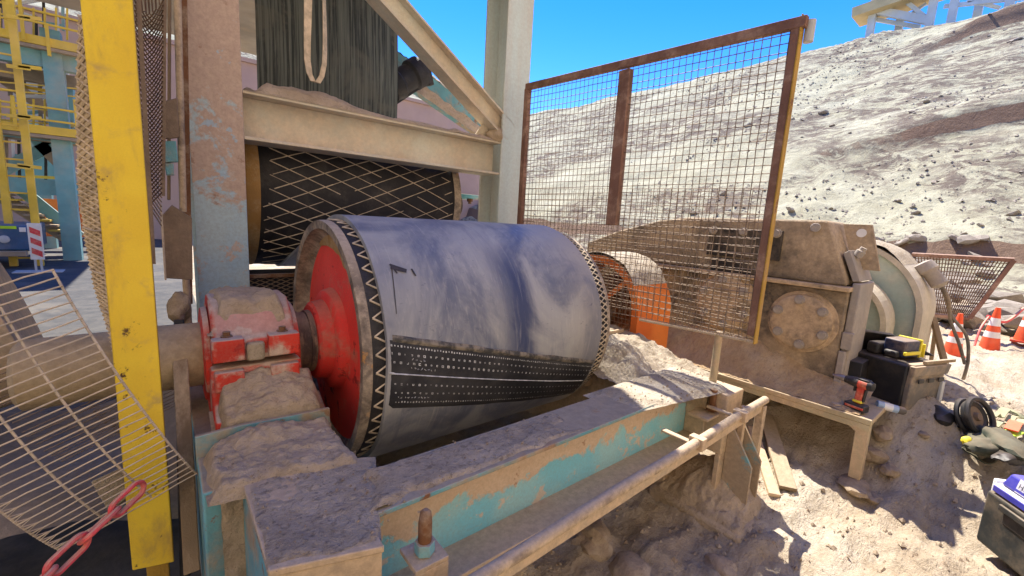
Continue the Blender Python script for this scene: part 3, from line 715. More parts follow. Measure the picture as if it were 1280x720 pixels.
# steel studs sticking up at the beam end
for x, y in ((1.90, .835),):
    o = MB(); o.cyl((x, y, -.806), (x, y, -.70), .016, 12); o.cyl((x, y, -.80), (x, y, -.775), .026, 6)
    tag(build('anchor_stud', o, M['rust'], None, .002), 'short rusty stud standing at the end of the blue beam', 'bolt')

# ================================================================== PORTAL FRAME
fr = thing('portal_frame', (1.1, 2.6, -1.35), 'tall steel portal frame of two columns, crossbeam and diagonal brace', 'steel frame')
def column(name, x0, x1, y0, y1, mat):
    P_(name, mat, lambda b: (b.box((x0, y0, -1.36), (x1, y0+.018, 3.2)), b.box((x0, y1-.018, -1.36), (x1, y1, 3.2)),
                             b.box(((x0+x1)/2-.008, y0+.018, -1.36), ((x0+x1)/2+.008, y1-.018, 3.2))), .003, fr)
column('column', .118, .330, 2.50, 2.78, 'column')
column('column', 1.885, 2.108, 2.50, 2.76, 'column2')
b = MB(); b.ibeam((.331, 2.60, .432), (1.884, 2.60, .432), .228, .19, .016, .012); build('crossbeam', b, M['tanbeam'], fr, .003)
A_, B_ = at(385, -110, Y=2.56), at(633, 168, Y=2.56)
b = MB(); b.ibeam(A_, B_, .135, .12, .013, .010, up=(.58, 0, .82)); build('diagonal_brace', b, M['tanbeam'], fr, .002)
b = MB(); b.prism([(1.70, 2.585, .55), (1.884, 2.585, .55), (1.884, 2.585, .74), (1.83, 2.585, .74)], (0, .012, 0)); build('gusset', b, M['tanbeam'], fr, .002)
def ridge(u, v, p):
    return .012+.05*max(0, fbm(V((p.x*3.3, 0, 7)), 3)+.35)*math.sin(math.pi*v)+rough(p, .5)
dustpatch('dust_layer', fr, [(.335, 2.50, .547), (1.88, 2.50, .547), (1.88, 2.69, .547), (.335, 2.69, .547)], lambda u, v, p: ridge(u, v, p)+.055*max(0, 1-abs(u-.12)/.3)*math.sin(math.pi*v), 110, 14, 'dustpile', .10, .004)
b = MB(); b.blob((1.86, 2.54, .585), (.06, .05, .05), .3, 4, 3); stuff(build('dust_clump', b, M['dustpile'], fr, smooth=180))
g = MB()
for i in range(700):
    x = random.uniform(.34, 1.88); z = .335+.05*abs(random.gauss(0, .6)); r = random.uniform(.003, .008)
# rear sloping stringer with a belt roller clamp
sg = thing('sloping_stringer', (2, 4.0, .3), 'blue grey sloping conveyor stringer with pale dust along its top', 'steel beam')
A_, B_ = at(380, 0, Y=4.0), at(640, 188, Y=4.0)
b = MB(); b.beam(A_, B_, .12, .20, (.58, 0, .82)); build('stringer', b, M['teal'], sg, .006)
dvec = (B_-A_); upv = V((.5, 0, .86))
g = MB()
def strd(u, v):
    p = A_+dvec*u+V((0, -.065+.13*v, 0))+V((.52, 0, .85))*.098
    return p+V((0, 0, .004+.07*max(0, .35+fbm(p*5, 3))*math.sin(math.pi*min(1, max(0, v)))+.015*noise.noise(p*25)))
g.grid(strd, 120, 8); stuff(build('dust_layer', g, M['palepile'], sg, smooth=180))
g = MB(); g.grid(lambda u, v: A_+dvec*u+V((0, -.064-.03*(1-v), 0))-V((.52, 0, .85))*(.02+.11*(1-v))+V((0, -.012*noise.noise(V((u*30, v*4, 0))), .03*noise.noise(V((u*18, 0, 3)))*v)), 90, 6); stuff(build('caked_dust', g, M['dustpile'], sg, smooth=180))
rl = thing('clamp_roller', at(512, 100, Y=3.8), 'black dirty roller clamped across the sloping stringer', 'roller')
A_, B_ = at(486, 111, Y=3.75), at(534, 84, Y=3.75)
P_('roller', 'rubber', lambda b: b.lathe(A_, B_-A_, [(0, .07), (.01, .12), (.10, .13), (.12, .11), (.24, .11), (.26, .13), (.36, .13), (.38, .08)], 20), .003, rl)
P_('yoke', 'blackp', lambda b: b.beam(A_+V((.05, .02, -.10)), B_+V((.02, .02, -.10)), .08, .05), .004, rl)
P_('yoke_arm', 'blackp', lambda b: b.beam(B_+V((.0, .03, .03)), B_+V((.05, .03, -.14)), .07, .05), .004, rl)
# webbing sling
P = []
for i in range(25):
    t = i/24; a = math.pi*(t*1.0)
    if t < .4: p = at(386-2*(t/.4)+0, -60+125*(t/.4), Y=2.46)
    else:
        q = (t-.4)/.6
        a = math.pi*min(1, q/.42)
        p = at(395-11*math.cos(a), 68+36*math.sin(a), Y=2.46) if q < .42 else at(406+2*(q-.42)-6*((q-.42)/.58)**2, 68-130*(q-.42)/.58, Y=2.46)
    P.append(p)
b = MB()
for i, p in enumerate(P):
    wdt = .022*(1-.45*i/24); tw = .25+.05*i
    dx = V((math.cos(tw*.6), math.sin(tw*.6)*.8, 0))*wdt
    b.v += [p-dx+V((0, -.004, 0)), p+dx+V((0, -.004, 0)), p+dx+V((0, .004, 0)), p-dx+V((0, .004, 0))]
for i in range(len(P)-1):
    for j in range(4): b.f.append((i*4+j, i*4+(j+1) % 4, i*4+4+(j+1) % 4, i*4+4+j)); b.mi.append(0)
tag(build('webbing_sling', b, M['hess'], None, 0, 60), 'beige webbing sling hanging in a loop in front of the streaked belt', 'sling')

# ================================================================== REAR PULLEY
rp = thing('belt_pulley', (1.0, RC[0], RC[1]-RR), 'rear black pulley with pale diamond grooves behind the crossbeam', 'pulley')
plathe('shell', [(.405, .40), (.402, RR-.012), (.42, RR), (1.60, RR), (1.618, RR-.012), (1.618, .40)], M['rubber'], 72, True, True, rp, RC)
plathe('end_ring', [(.42, .33), (.36, .36), (.345, RR-.05), (.345, RR-.006), (.36, RR), (.415, RR+.003)], M['rimochre'], 64, True, False, rp, RC)
plathe('end_ring', [(1.605, RR+.003), (1.66, RR+.003), (1.662, .3)], M['rim'], 64, False, True, rp, RC)
plathe('shaft', [(.1, .1), (1.9, .1)], M['shaft'], 24, True, True, rp, RC)
b = MB(); rr = RR+.0015; sl_ = .42
def dia(x0, s_):
    P = []
    for i in range(90):
        x = x0+i*.06*1; a = 150+0; ang = math.pi*.72+(i*.06*sl_/RR if s_ > 0 else math.pi*.95-i*.06*sl_/RR)
        if .42 <= x <= 1.60 and math.pi*.72 <= ang <= math.pi*1.68: P.append(cylp(x, ang, rr, RC))
        elif len(P) > 1: break
        else: P = []
    return P
for k in range(-24, 9):
    for s_ in (1, -1):
        P = dia(.42+k*.185, s_)
        i = 0
        while i < len(P)-1:
            n2 = random.randint(2, 7); Q = P[i:i+n2+1]; i += n2
            if len(Q) > 1 and random.random() < .86: b.tube(Q, random.uniform(.0014, .0030), 4, caps=False)
stuff(build('groove_lines', b, M['groove'], rp, smooth=0))
# green bearing behind the right column
gb_ = thing('bearing_housing', (1.9, RC[0], -.1), 'pale green bolted bearing housing tucked behind the right column', 'bearing')
P_('body', 'green', lambda b: b.lathe((1.70, RC[0], .02), AX, [(0, .10), (.01, .145), (.14, .145), (.15, .1)], 28), .004, gb_)
P_('top_plate', 'teal', lambda b: b.box((1.66, 2.86, .155), (1.99, 3.3, .185)), .004, gb_)
P_('foot', 'green', lambda b: b.box((1.68, 2.88, -.25), (1.84, 3.3, -.09)), .008, gb_)
for x in (1.70, 1.80, 1.90): inst('bolt', bolt_me, gb_, (x, 2.90, .155), (math.pi, 0, 0), 1.2)

# ================================================================== MESH HELPERS
def wire_grid(fn, nu, nv, r, seed=0, jit=.0, sub=10, n=4):
    """nu wires along v and nv wires along u over the patch fn(u, v)"""
    b = MB()
    for i in range(nu+1):
        u = i/nu; b.tube([fn(u+jit*noise.noise(V((i, k*.5, seed))), k/sub)+V((0, 0, 0)) for k in range(sub+1)], r, n, caps=False)
    for j in range(nv+1):
        v = j/nv; b.tube([fn(k/sub, v+jit*noise.noise(V((k*.5, j, seed+5)))) for k in range(sub+1)], r, n, caps=False)
    return b
# right hand mesh guard panel (plane X = 2.0)
mp = thing('mesh_guard_panel', (2.0, 1.5, -.47), 'tall dusty brown framed wire mesh guard standing between pulley and gearbox', 'guard')
GX = 2.0
ztop = lambda y: .854+(y-.721)*(.932-.854)/(2.388-.721)
def gfn(u, v): 
    y = .735+u*(2.38-.735); z0 = -.455-(y-.73)*.045; zt = ztop(y)-.02
    return V((GX+.004*noise.noise(V((y*3, v*5, 0))), y, z0+(zt-z0)*v))
stuff(build('wire_mesh', wire_grid(gfn, 48, 38, .0020, 1, .0025, 14), M['wire'], mp, smooth=0))
def gfn2(u, v): return V((GX+.028+.01*noise.noise(V((u*3, v*5, 2))), .80+u*1.58, -.46+.66*v+.03*u))
stuff(build('second_mesh', wire_grid(gfn2, 40, 18, .0016, 3, .003, 14), M['wire'], mp, smooth=0))
P_('top_rail', 'brown', lambda b: b.beam((GX, .715, ztop(.715)-.02), (GX, 2.40, ztop(2.40)-.02), .03, .042), .003, mp)
P_('side_rail', 'brown', lambda b: b.box((GX-.012, .735, -.44), (GX+.02, .766, .835)), .003, mp)
P_('edge_strip', 'yellowb', lambda b: b.box((GX-.014, .7285, -.475), (GX+.022, .7345, .862)), .002, mp)
P_('side_rail', 'brown', lambda b: b.box((GX-.012, 2.37, -.4), (GX+.02, 2.41, .90)), .003, mp)
P_('mullion', 'brown', lambda b: b.box((GX-.02, 1.53, .01), (GX+.02, 1.60, .84)), .003, mp)
b = MB()
for i in range(46):
    y = .735+i*.0128; b.tube([(GX-.008, y, -.462-(y-.73)*.045), (GX+.006, y+.012, -.472-(y-.73)*.045), (GX+.01, y+.02, -.462-(y-.73)*.045)], .0045, 4)
b.tube([(GX, .73, -.468), (GX+.002, 1.0, -.480), (GX, 1.325, -.495)], .005, 6)
stuff(build('twisted_wire_edge', b, M['wirepale'], mp, smooth=0))
P_('hinge_tube', 'palesteel', lambda b: b.cyl((GX+.03, .712, .765), (GX+.03, .712, .845), .018, 12), 0, mp)
P_('post', 'bench', lambda b: b.tube([(GX+.012, .895, -.715), (GX+.012, .895, -.46)], .017, 12), 0, mp)

# ================================================================== ORANGE COUPLING GUARD
og = thing('coupling_guard', (2.25, 1.8, -.75), 'orange arched coupling guard with dust on its crown behind the mesh', 'machine guard')
def arch_pts(yc, zc, r, zb, n=28, x=0):
    pts = [(x, yc-r, zb)]
    for i in range(n+1):
        a = math.pi-math.pi*i/n; pts.append((x, yc+r*math.cos(a), zc+r*math.sin(a)))
    pts.append((x, yc+r, zb)); return pts
OY, OZ, OR = 1.78, -.52, .335
def arch_shell(b, x0, x1, yc, zc, r, zb, th, n=28):
    o_ = arch_pts(yc, zc, r, zb, n); i_ = arch_pts(yc, zc, r-th, zb, n); k = len(o_)
    for A in range(k-1):
        q = [o_[A], o_[A+1], i_[A+1], i_[A]]
        b.add([(x0, y, z) for _, y, z in q]+[(x1, y, z) for _, y, z in q], [(3, 2, 1, 0), (4, 5, 6, 7), (0, 1, 5, 4), (2, 3, 7, 6)])
P_('hood', 'orange', lambda b: arch_shell(b, 2.17, 2.52, OY, OZ, OR, -.82, .012), 0, og)
P_('front_plate', 'orange', lambda b: b.box((2.172, OY-OR+.012, -.82), (2.184, OY+OR-.012, -.66)), .002, og)
P_('front_rib', 'orange', lambda b: (b.beam((2.176, OY, OZ), (2.176, OY-.24, OZ+.21), .012, .03), b.beam((2.176, OY, -.66), (2.176, OY, OZ+OR-.01), .012, .03)), .002, og)
P_('rim_band', 'orange', lambda b: arch_shell(b, 2.160, 2.1695, OY, OZ, OR+.002, -.82, .045), 0, og)
b = MB()
for k in range(24):
    y = OY-OR+.02+k*.0275; hh = math.sqrt(max(0, (OR-.012)**2-(y-OY)**2)); b.tube([(2.19, y, -.66), (2.19, y, OZ+hh)], .0022, 4)
for k in range(16):
    z = -.65+k*.03; q = (OR-.012)**2-max(0, z-OZ)**2
    if q > 0: b.tube([(2.19, OY-math.sqrt(q), z), (2.19, OY+math.sqrt(q), z)], .0022, 4)
stuff(build('wire_mesh', b, M['wire'], og, smooth=0))
g = MB(); g.grid(lambda u, v: V((2.165+.35*v, OY, OZ))+V((0, math.cos(rad(8+140*u)), math.sin(rad(8+140*u))))*(OR+.003+.016*sstep(0, .15, min(u, 1-u))*(1+.6*noise.noise(V((u*14, v*6, 0))))), 40, 18)
stuff(build('dust_layer', g, M['palepile'], og, smooth=180))
b = MB(); b.cyl((2.19, PY, PZ), (2.50, PY, PZ), .2, 32); build('coupling', b, M['rust'], og, .006)

# ================================================================== GEARBOX
GB0 = 2.70
gx = thing('gearbox', (2.9, 1.2, -.86), 'large dusty dark gearbox with round bolted bearing covers', 'gearbox')
upper = [(2.35, -.235), (2.35, -.14), (2.07, -.035), (1.72, .06), (1.50, .088), (.735, .095), (.72, .088), (.605, -.20), (.60, -.235)]
lower = [(2.35, -.262), (.585, -.262), (.585, -.84), (2.35, -.84)]
def yzp(b, pts, x0, x1): b.prism([(x0, y, z) for y, z in pts], (x1-x0, 0, 0))
P_('upper_housing', 'gear', lambda b: yzp(b, upper, GB0, 3.0), .010, gx)
P_('lower_housing', 'gear', lambda b: yzp(b, lower, GB0+.005, 3.0), .010, gx)
P_('split_flange', 'geartan', lambda b: b.box((GB0-.035, .575, -.2612), (3.02, 2.37, -.236)), .006, gx)
P_('flank_plate', 'gearpale', lambda b: b.prism([(2.72, .545, -.215), (2.99, .545, -.215), (2.99, .545, -.82), (2.72, .545, -.82)], (0, .037, 0)), .006, gx)
P_('flank_rib', 'gearpale', lambda b: b.box((2.70, .535, -.56), (2.73, .583, -.47)), .004, gx)
P_('flank_rib', 'gearpale', lambda b: b.box((2.69, .553, -.84), (2.73, .5835, -.57)), .004, gx)
P_('top_slope_plate', 'gearpale', lambda b: b.prism([(2.73, .645, -.07), (2.73, .585, -.21), (2.73, .555, -.205), (2.73, .62, -.05)], (.25, 0, 0)), .003, gx)
disc_bolts = MB(); disc_bolts.cyl((0, 0, 0), (-.022, 0, 0), .019, 8); disc_bolts.cyl((0, 0, 0), (-.005, 0, 0), .026, 12)
_o = build('cover_bolt', disc_bolts, M['gearpale'], None, 0); cb_me = _o.data; bpy.data.objects.remove(_o)
for yc, zc, r in ((.77, -.455, .150), (1.19, -.42, .165), (1.80, -.5, .2)):
    cv_ = P_('bearing_cover', 'geartan', lambda b: b.lathe((GB0+.006, yc, zc), (-1, 0, 0), [(0, r+.02), (.012, r+.018), (.014, r), (.034, r-.003), (.038, r-.012), (.036, r*.45), (.03, 0.01)], 44, True, True), 0, gx)
    for k in range(6):
        a = k*math.pi/3+.4; inst('cover_bolt', cb_me, cv_, (GB0-.030, yc+math.cos(a)*(r-.028), zc+math.sin(a)*(r-.028)))
cv_ = P_('inspection_cover', 'gearblack', lambda b: b.box((GB0-.022, .92, -.14), (GB0-.0015, 1.34, .03)), .006, gx)
P_('inspection_cover', 'gearblack', lambda b: b.box((GB0-.018, 1.0, -.235), (GB0-.0015, 1.30, -.15)), .004, gx)
for y in (.95, 1.13, 1.31): inst('cover_bolt', cb_me, cv_, (GB0-.022, y, .015))
P_('plug', 'gearpale', lambda b: b.cyl((GB0+.002, .775, .055), (GB0-.012, .775, .055), .024, 18), .003, gx)
b = MB(); b.prism([(2.86, .70, .085), (2.86, .575, .085), (2.86, .51, -.15), (2.86, .62, -.15)], (.025, 0, 0)); build('lifting_lug', b, M['gear'], gx, .002)
b = MB(); b.cyl((2.857, .612, .04), (2.888, .612, .04), .022, 18); build('lug_hole', b, M['white'], gx)
b = MB(); b.lathe((2.80, .60, -.08), (0, -.45, .9), [(0, .02), (.03, .022), (.035, .015), (.05, .015)], 14); build('breather', b, M['gearpale'], gx)
# sand spilled over the foot of the gearbox
g = MB()
def spill(u, v):
    y = .42+1.85*u; x = 2.50+.24*v
    h = -.812+.30*v**1.5*sstep(-.05, .45, u)*(.75+.5*fbm(V((x*4, y*3, 5)), 3))+.08*v*(1-u)+.010*noise.noise(V((x*22, y*22, 0)))+.006*noise.noise(V((x*50, y*50, 0)))
    return V((x, y, h))
g.grid(spill, 110, 26); stuff(build('spilled_dust', g, M['orangepile'], gx, smooth=180))
b = MB()
for y, z in ((1.52, -.80), (1.18, -.79), (.64, -.82)):
    b.blob((2.62, y, z), (.045, .04, .05), .2, y, 2)
stuff(build('dust_lumps', b, M['dustpile'], gx, smooth=180))
# bench under the gearbox
bn = thing('gearbox_bedplate', (2.75, 1.0, -1.0), 'cream steel bedplate on short legs under the dusty gearbox', 'steel frame')
P_('top_plate', 'bench', lambda b: b.box((2.49, .37, -.842), (3.15, 2.4, -.815)), .004, bn)
P_('front_lip', 'bench', lambda b: b.box((2.492, .372, -.872), (2.508, 2.4, -.8425)), .003, bn)
P_('leg', 'bench', lambda b: b.prism([(2.495, .374, -.8425), (2.495, .50, -.8425), (2.495, .425, -.89), (2.495, .42, -1.12), (2.495, .374, -1.12)], (.05, 0, 0)), .003, bn)
P_('leg', 'bench', lambda b: b.prism([(2.495, 1.06, -.8425), (2.495, 1.20, -.8425), (2.495, 1.14, -.89), (2.495, 1.135, -1.2), (2.495, 1.09, -1.2), (2.495, 1.09, -.89)], (.05, 0, 0)), .003, bn)
for px, py in ((1012, 492), (985, 486)):
    p = at(px, py, X=2.55); 
P_('nut', 'tan', lambda b: b.lathe((2.54, .52, -.815), (0, 0, 1), [(0, .022), (.018, .022), (.018, .01)], 6), .002, bn)

# ================================================================== ROUND MOTOR / BRAKE HOUSING
mt = thing('brake_housing', (3.4, .7, -.95), 'tall teal round topped brake housing with tan rim beside the gearbox', 'machine guard')
def arch_solid(b, x0, x1, yc, zc, r, zb, n=30): b.prism([(x0, y, z) for _, y, z in arch_pts(yc, zc, r, zb, n)], (x1-x0, 0, 0))
P_('inner_face', 'motor', lambda b: arch_solid(b, 3.205, 3.40, .79, -.50, .272, -1.0), .004, mt)
P_('inner_rim', 'motorrim', lambda b: arch_shell(b, 3.17, 3.405, .79, -.50, .30, -1.0, .027), 0, mt)
P_('outer_face', 'motor', lambda b: arch_solid(b, 3.44, 3.70, .82, -.44, .41, -1.0), .004, mt)
P_('outer_rim', 'motorrim', lambda b: arch_shell(b, 3.42, 3.92, .82, -.44, .44, -1.0, .029), 0, mt)
g = MB(); g.grid(lambda u, v: V((3.42+.50*v, .82, -.44))+V((0, math.cos(rad(35+100*u)), math.sin(rad(35+100*u))))*(.441+.016*sstep(0, .15, min(u, 1-u))*(1+.6*noise.noise(V((u*14, v*6, 0))))), 40, 18)
stuff(build('dust_layer', g, M['palepile'], mt, smooth=180))

# ================================================================== LEFT SIDE: yellow post, rolled mesh, odds and ends
yp = thing('yellow_post', (-.075, 1.5, -1.35), 'bright yellow angle steel post standing nearest on the left', 'post')
P_('face', 'yellow', lambda b: b.prism([(-.121, 1.50, -1.055), (-.027, 1.50, -1.075), (-.027, 1.50, 1.6), (-.121, 1.50, 1.6)], (0, .009, 0)), .003, yp)
P_('side_flange', 'yellowb', lambda b: b.box((-.036, 1.5095, -1.055), (-.027, 1.60, 1.6)), .002, yp)  # darker yellow here stands in for the shaded side
P_('stub', 'yellowb', lambda b: b.box((-.092, 1.515, -1.36), (-.04, 1.57, -.90)), .003, yp)
rm = thing('rolled_mesh', (-.15, 1.74, -.5), 'dusty beige woven mesh strip rolled behind the yellow post', 'mesh roll')
LX = [(at(98, 20, Y=1.75), at(140, 20, Y=1.75)), (at(95, 130, Y=1.75), at(145, 130, Y=1.75)), (at(97, 230, Y=1.75), at(150, 230, Y=1.75)), (at(106, 300, Y=1.75), at(152, 300, Y=1.75)), (at(118, 360, Y=1.75), at(155, 360, Y=1.75)), (at(136, 415, Y=1.75), at(160, 415, Y=1.75)), (at(148, 470, Y=1.75), at(165, 450, Y=1.75))]
def rmf(u, v, off=0):
    k = min(len(LX)-2, int(v*(len(LX)-1))); t = v*(len(LX)-1)-k; t = t*1.0
    a = LX[k][0].lerp(LX[k+1][0], t); c = LX[k][1].lerp(LX[k+1][1], t)
    p = a.lerp(c, u); p.y -= .035*math.sin(math.pi*min(1, max(0, u)))+off
    return p+V((.003*noise.noise(V((0, v*40, u*6))), .004*noise.noise(V((u*12, v*60, 3))), 0))
g = MB(); g.grid(rmf, 10, 120); build('mesh_sheet', g, M['hess'], rm, smooth=180)
b = MB()
for k in range(-8, 62):
    for s_ in (1, -1):
        P = []
        for i in range(9):
            u = i/8; v = (k+ (u*4 if s_ > 0 else (1-u)*4))/60
            if 0 <= v <= 1: P.append(rmf(u, v, .005))
        if len(P) > 1: b.tube(P, .0034, 4, caps=False)
stuff(build('woven_strands', b, M['hess'], rm, smooth=0))
b = MB()
for v in (.46, .60, .74, .8, .9):
    b.tube([rmf(i/8, v+.01*math.sin(i*.5), .012) for i in range(9)], .0025, 5)
build('tie_wire', b, M['wirepale'], rm)
# brown mesh guard behind the post
bmg = thing('brown_mesh_guard', (0, 2.2, .1), 'curved rusty brown mesh guard between yellow post and column', 'guard')
def bmf(u, v):
    p = at(168+36*u, 0, Y=2.2).lerp(at(172+30*u, 235, Y=2.2), v); p.y += .12*math.sin(math.pi*u); p.z += .55*(1-v)*1.0 if v < 0 else 0; return p
b = MB()
for k in range(-10, 40):
    for s_ in (1, -1):
        P = [bmf(i/8, (k+(i/8*7 if s_ > 0 else (1-i/8)*5))/38) for i in range(9) if -.1 <= (k+(i/8*7 if s_ > 0 else (1-i/8)*5))/38 <= 1.25]
        if len(P) > 1: b.tube(P, .0026, 4, caps=False)
stuff(build('wire_mesh', b, M['wirebrown'], bmg, smooth=0))
P_('edge_bar', 'plate', lambda b: b.beam(at(206, -20, Y=2.22), at(204, 245, Y=2.22), .012, .012), 0, bmg)
P_('edge_bar', 'plate', lambda b: b.beam(at(172, -20, Y=2.22), at(192, 330, Y=2.22), .010, .014), 0, bmg)
def loose(name, mat, fn, label, cat, bev=.003, grp=None):
    b = MB(); fn(b); return tag(build(name, b, M[mat], None, bev), label, cat, grp)
loose('steel_pipe', 'pole', lambda b: b.tube([at(221, -30, Y=2.34), at(229, 265, Y=2.34)], .013, 12), 'brown upright pipe close against the left column', 'pipe')
loose('steel_pipe', 'pole', lambda b: b.tube([at(232, 340, Y=2.42), at(240, 480, Y=2.42)], .014, 12), 'short grey pipe below the brown plate beside the column', 'pipe')
loose('pale_batten', 'timber', lambda b: b.beam(at(212, -20, Y=2.42), at(211, 250, Y=2.42), .035, .012), 'narrow pale batten behind the brown upright pipe', 'batten')
loose('brown_plate', 'plate', lambda b: b.prism([at(200, 272, Y=2.31), at(215, 256, Y=2.31), at(240, 272, Y=2.31), at(241, 350, Y=2.31), at(208, 348, Y=2.31)], (0, .012, 0)), 'brown steel plate with clipped top hung left of the column', 'plate')
loose('small_plate', 'plate', lambda b: b.prism([at(202, 127, Y=2.31), at(222, 122, Y=2.31), at(224, 172, Y=2.31), at(203, 174, Y=2.31)], (0, .02, 0)), 'small brown plate above the teal clamp', 'plate')
loose('pipe_clamp', 'teal', lambda b: (b.prism([at(205, 176, Y=2.32), at(220, 176, Y=2.32), at(223, 202, Y=2.32), at(206, 203, Y=2.32)], (0, .05, 0)), b.prism([at(206, 204, Y=2.325), at(217, 204, Y=2.325), at(218, 219, Y=2.325), at(208, 219, Y=2.325)], (0, .04, 0))), 'dark teal clamp under the small brown plate', 'clamp')
loose('rusty_angle', 'rust', lambda b: (b.beam(at(228, -30, Y=2.47), at(236, 380, Y=2.47), .012, .03),), 'thin rusty angle running down beside the left column', 'angle bar')
loose('thin_rod', 'wirepale', lambda b: b.tube([at(201, 255, Y=2.29), at(207, 350, Y=2.29)], .004, 6), 'thin pale rod along the edge of the brown plate', 'rod', 0)
loose('sand_bag', 'dustpile', lambda b: b.blob(at(224, 385, Y=2.4), (.045, .05, .07), .25, 3, 3), 'lump of caked sand below the brown plate', 'sand lump', 0)
loose('timber_strut', 'timber', lambda b: b.beam(at(225, 440, Y=1.75), at(240, 715, Y=1.45), .04, .03), 'thin grey timber strut standing right of the yellow post', 'timber')
loose('dark_plank', 'blackp', lambda b: b.beam(at(224, 400, Y=1.95), at(232, 720, Y=1.62), .03, .03), 'dark rubber strip standing behind the timber strut', 'strip')
# dark expanded mesh below the rear pulley
em = thing('expanded_mesh_guard', (.5, 2.62, -.7), 'dark expanded metal guard below the rear pulley', 'guard')
b = MB()
for k in range(-14, 36):
    for s_ in (1, -1):
        P = []
        for i in range(15):
            x = .34+.5*i/14; z = -.74+(k*.022)+s_*.22*(i/14-.5)+.02
            if -.74 <= z <= -.37: P.append(V((x, 2.60, z)))
        if len(P) > 1: b.tube(P, .0026, 4, caps=False)
stuff(build('expanded_mesh', b, M['wire'], em, smooth=0))
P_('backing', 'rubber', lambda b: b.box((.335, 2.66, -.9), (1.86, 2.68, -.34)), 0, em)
P_('top_bar', 'rust', lambda b: b.box((.335, 2.585, -.375), (1.86, 2.61, -.355)), .002, em)

# wire cage round the shaft end
cg = thing('wire_cage', (-.15, 1.55, -.85), 'half round wire cage guard hanging askew over the shaft end', 'guard')
ga = rad(22); GD = V((math.cos(ga), 0, math.sin(ga))); GN = V((-math.sin(ga), 0, math.cos(ga))); CC = at(97, 527, Y=1.42)+V((0, .72, 0)); CRd = .72
def cage(s, a): return CC+GD*s+GN*(CRd*math.sin(a))+V((0, -1, 0))*(CRd*math.cos(a))
A0, A1 = rad(-27), rad(29); S0, S1 = -.205, .115
b = MB(); NW = 31
for k in range(NW+1):
    a = A0+(A1-A0)*k/NW
    b.tube([cage(S0+(S1-S0)*i/6, a)+V((0, .004*noise.noise(V((k, i, 0))), .004*noise.noise(V((k, i*.7, 4))))) for i in range(7)], .0021, 5)
stuff(build('long_wires', b, M['wirepale'], cg, smooth=60))
for s in (S0, -.10, .0, S1-.004):
    b = MB(); b.tube([cage(s, A0+(A1-A0)*i/26)+V((0, .006, 0)) for i in range(27)], .003, 6); build('hoop', b, M['wirepale'], cg)
b = MB()
for s0, s1 in ((S0, S0+.028),):
    P = [cage(s0 if i % 2 else s1, A0+(A1-A0)*i/62) for i in range(63)]; b.tube(P, .0018, 4)
stuff(build('lacing', b, M['wirepale'], cg, smooth=0))
# the far half of the cage, its ends laced
def cage2(s, a): return CC+V((.02, .12, -.03))+GD*s+GN*(.36*math.sin(a))+V((0, -1, 0))*(.22*math.cos(a))
b = MB()
for k in range(20):
    a = rad(-55)+rad(70)*k/19; b.tube([cage2(-.30+.45*i/5, a) for i in range(6)], .0017, 4)
P = [cage2(-.13 if i % 2 else -.105, rad(-55)+rad(70)*i/44) for i in range(45)]; b.tube(P, .002, 4)
stuff(build('rear_wires', b, M['wire'], cg, smooth=0))
loose('dusty_board', 'palepile', lambda b: b.prism([at(113, 602, Y=1.62), at(150, 585, Y=1.62), at(172, 612, Y=1.62), at(136, 640, Y=1.62)], (.0, .03, -.02)), 'small tan dusty board lying under the wire cage', 'board')
loose('rubber_sheet', 'greysheet', lambda b: b.grid(lambda u, v: V((-.75+.85*u, 1.9+1.0*v, -1.16+.09*math.sin(u*4+v*3)+.2*v+.02*noise.noise(V((u*6, v*6, 0))))), 24, 24), 'sagging black rubber sheet on the floor below the shaft end', 'rubber sheet', 0)
loose('cable_drum', 'tan', lambda b: b.lathe((-.95, 2.5, -.62), (.9, .1, .25), [(0, .33), (.5, .33)], 30), 'tan steel drum half hidden behind the wire cage', 'drum')

# red plastic chain
ch = thing('plastic_chain', at(110, 670, Y=1.30), 'red plastic chain tied to the foot of the yellow post', 'chain')
A_, B_ = at(14, 760, Y=1.20), at(176, 608, Y=1.40); d = (B_-A_); Ln = d.length; d.normalize(); nl = 4; step = Ln/nl; hl = step*.60; hw = .021
u0 = d.cross(V((0, 1, 0))).normalized(); u1 = d.cross(u0)
for k in range(nl):
    c = A_+d*(step*(k+.5)); s_ = (u0*.96+u1*.28) if k % 2 else (u0*.35+u1*.94); s_.normalize(); P = []
    for i in range(24):
        a = 2*math.pi*i/24; P.append(c+d*(math.copysign(hl-hw, math.cos(a))+math.cos(a)*hw)+s_*(math.sin(a)*hw))
    b = MB(); b.tube(P, .0066, 8, closed=True); build('link', b, M['chainred'], ch)

# ================================================================== TOOLS AND LITTER ON THE RIGHT
dr = thing('cordless_drill', (2.555, .42, -.815), 'red and black cordless drill standing on the cream bedplate corner', 'drill')
O = V((2.555, .455, -.805)); ex = V((.25, .97, 0)).normalized(); ey = V((-.97, .25, 0)); ez = V((0, 0, 1))      # ex: the way the chuck points
def dp(a, b_, c): return O+ex*a+ey*b_+ez*c
def obox(b, a0, a1, b0, b1, c0, c1, sh=0):
    b.add([dp(a0, b0, c0), dp(a1, b0, c0), dp(a1, b1, c0), dp(a0, b1, c0), dp(a0+sh, b0, c1), dp(a1+sh, b0, c1), dp(a1+sh, b1, c1), dp(a0+sh, b1, c1)],
          [(3, 2, 1, 0), (4, 5, 6, 7), (0, 1, 5, 4), (1, 2, 6, 5), (2, 3, 7, 6), (3, 0, 4, 7)])
P_('battery', 'blackp', lambda b: obox(b, -.055, .055, -.035, .035, .0, .045), .008, dr)
P_('battery_stripe', 'drillred', lambda b: obox(b, -.052, .048, -.038, .038, .018, .034), .004, dr)
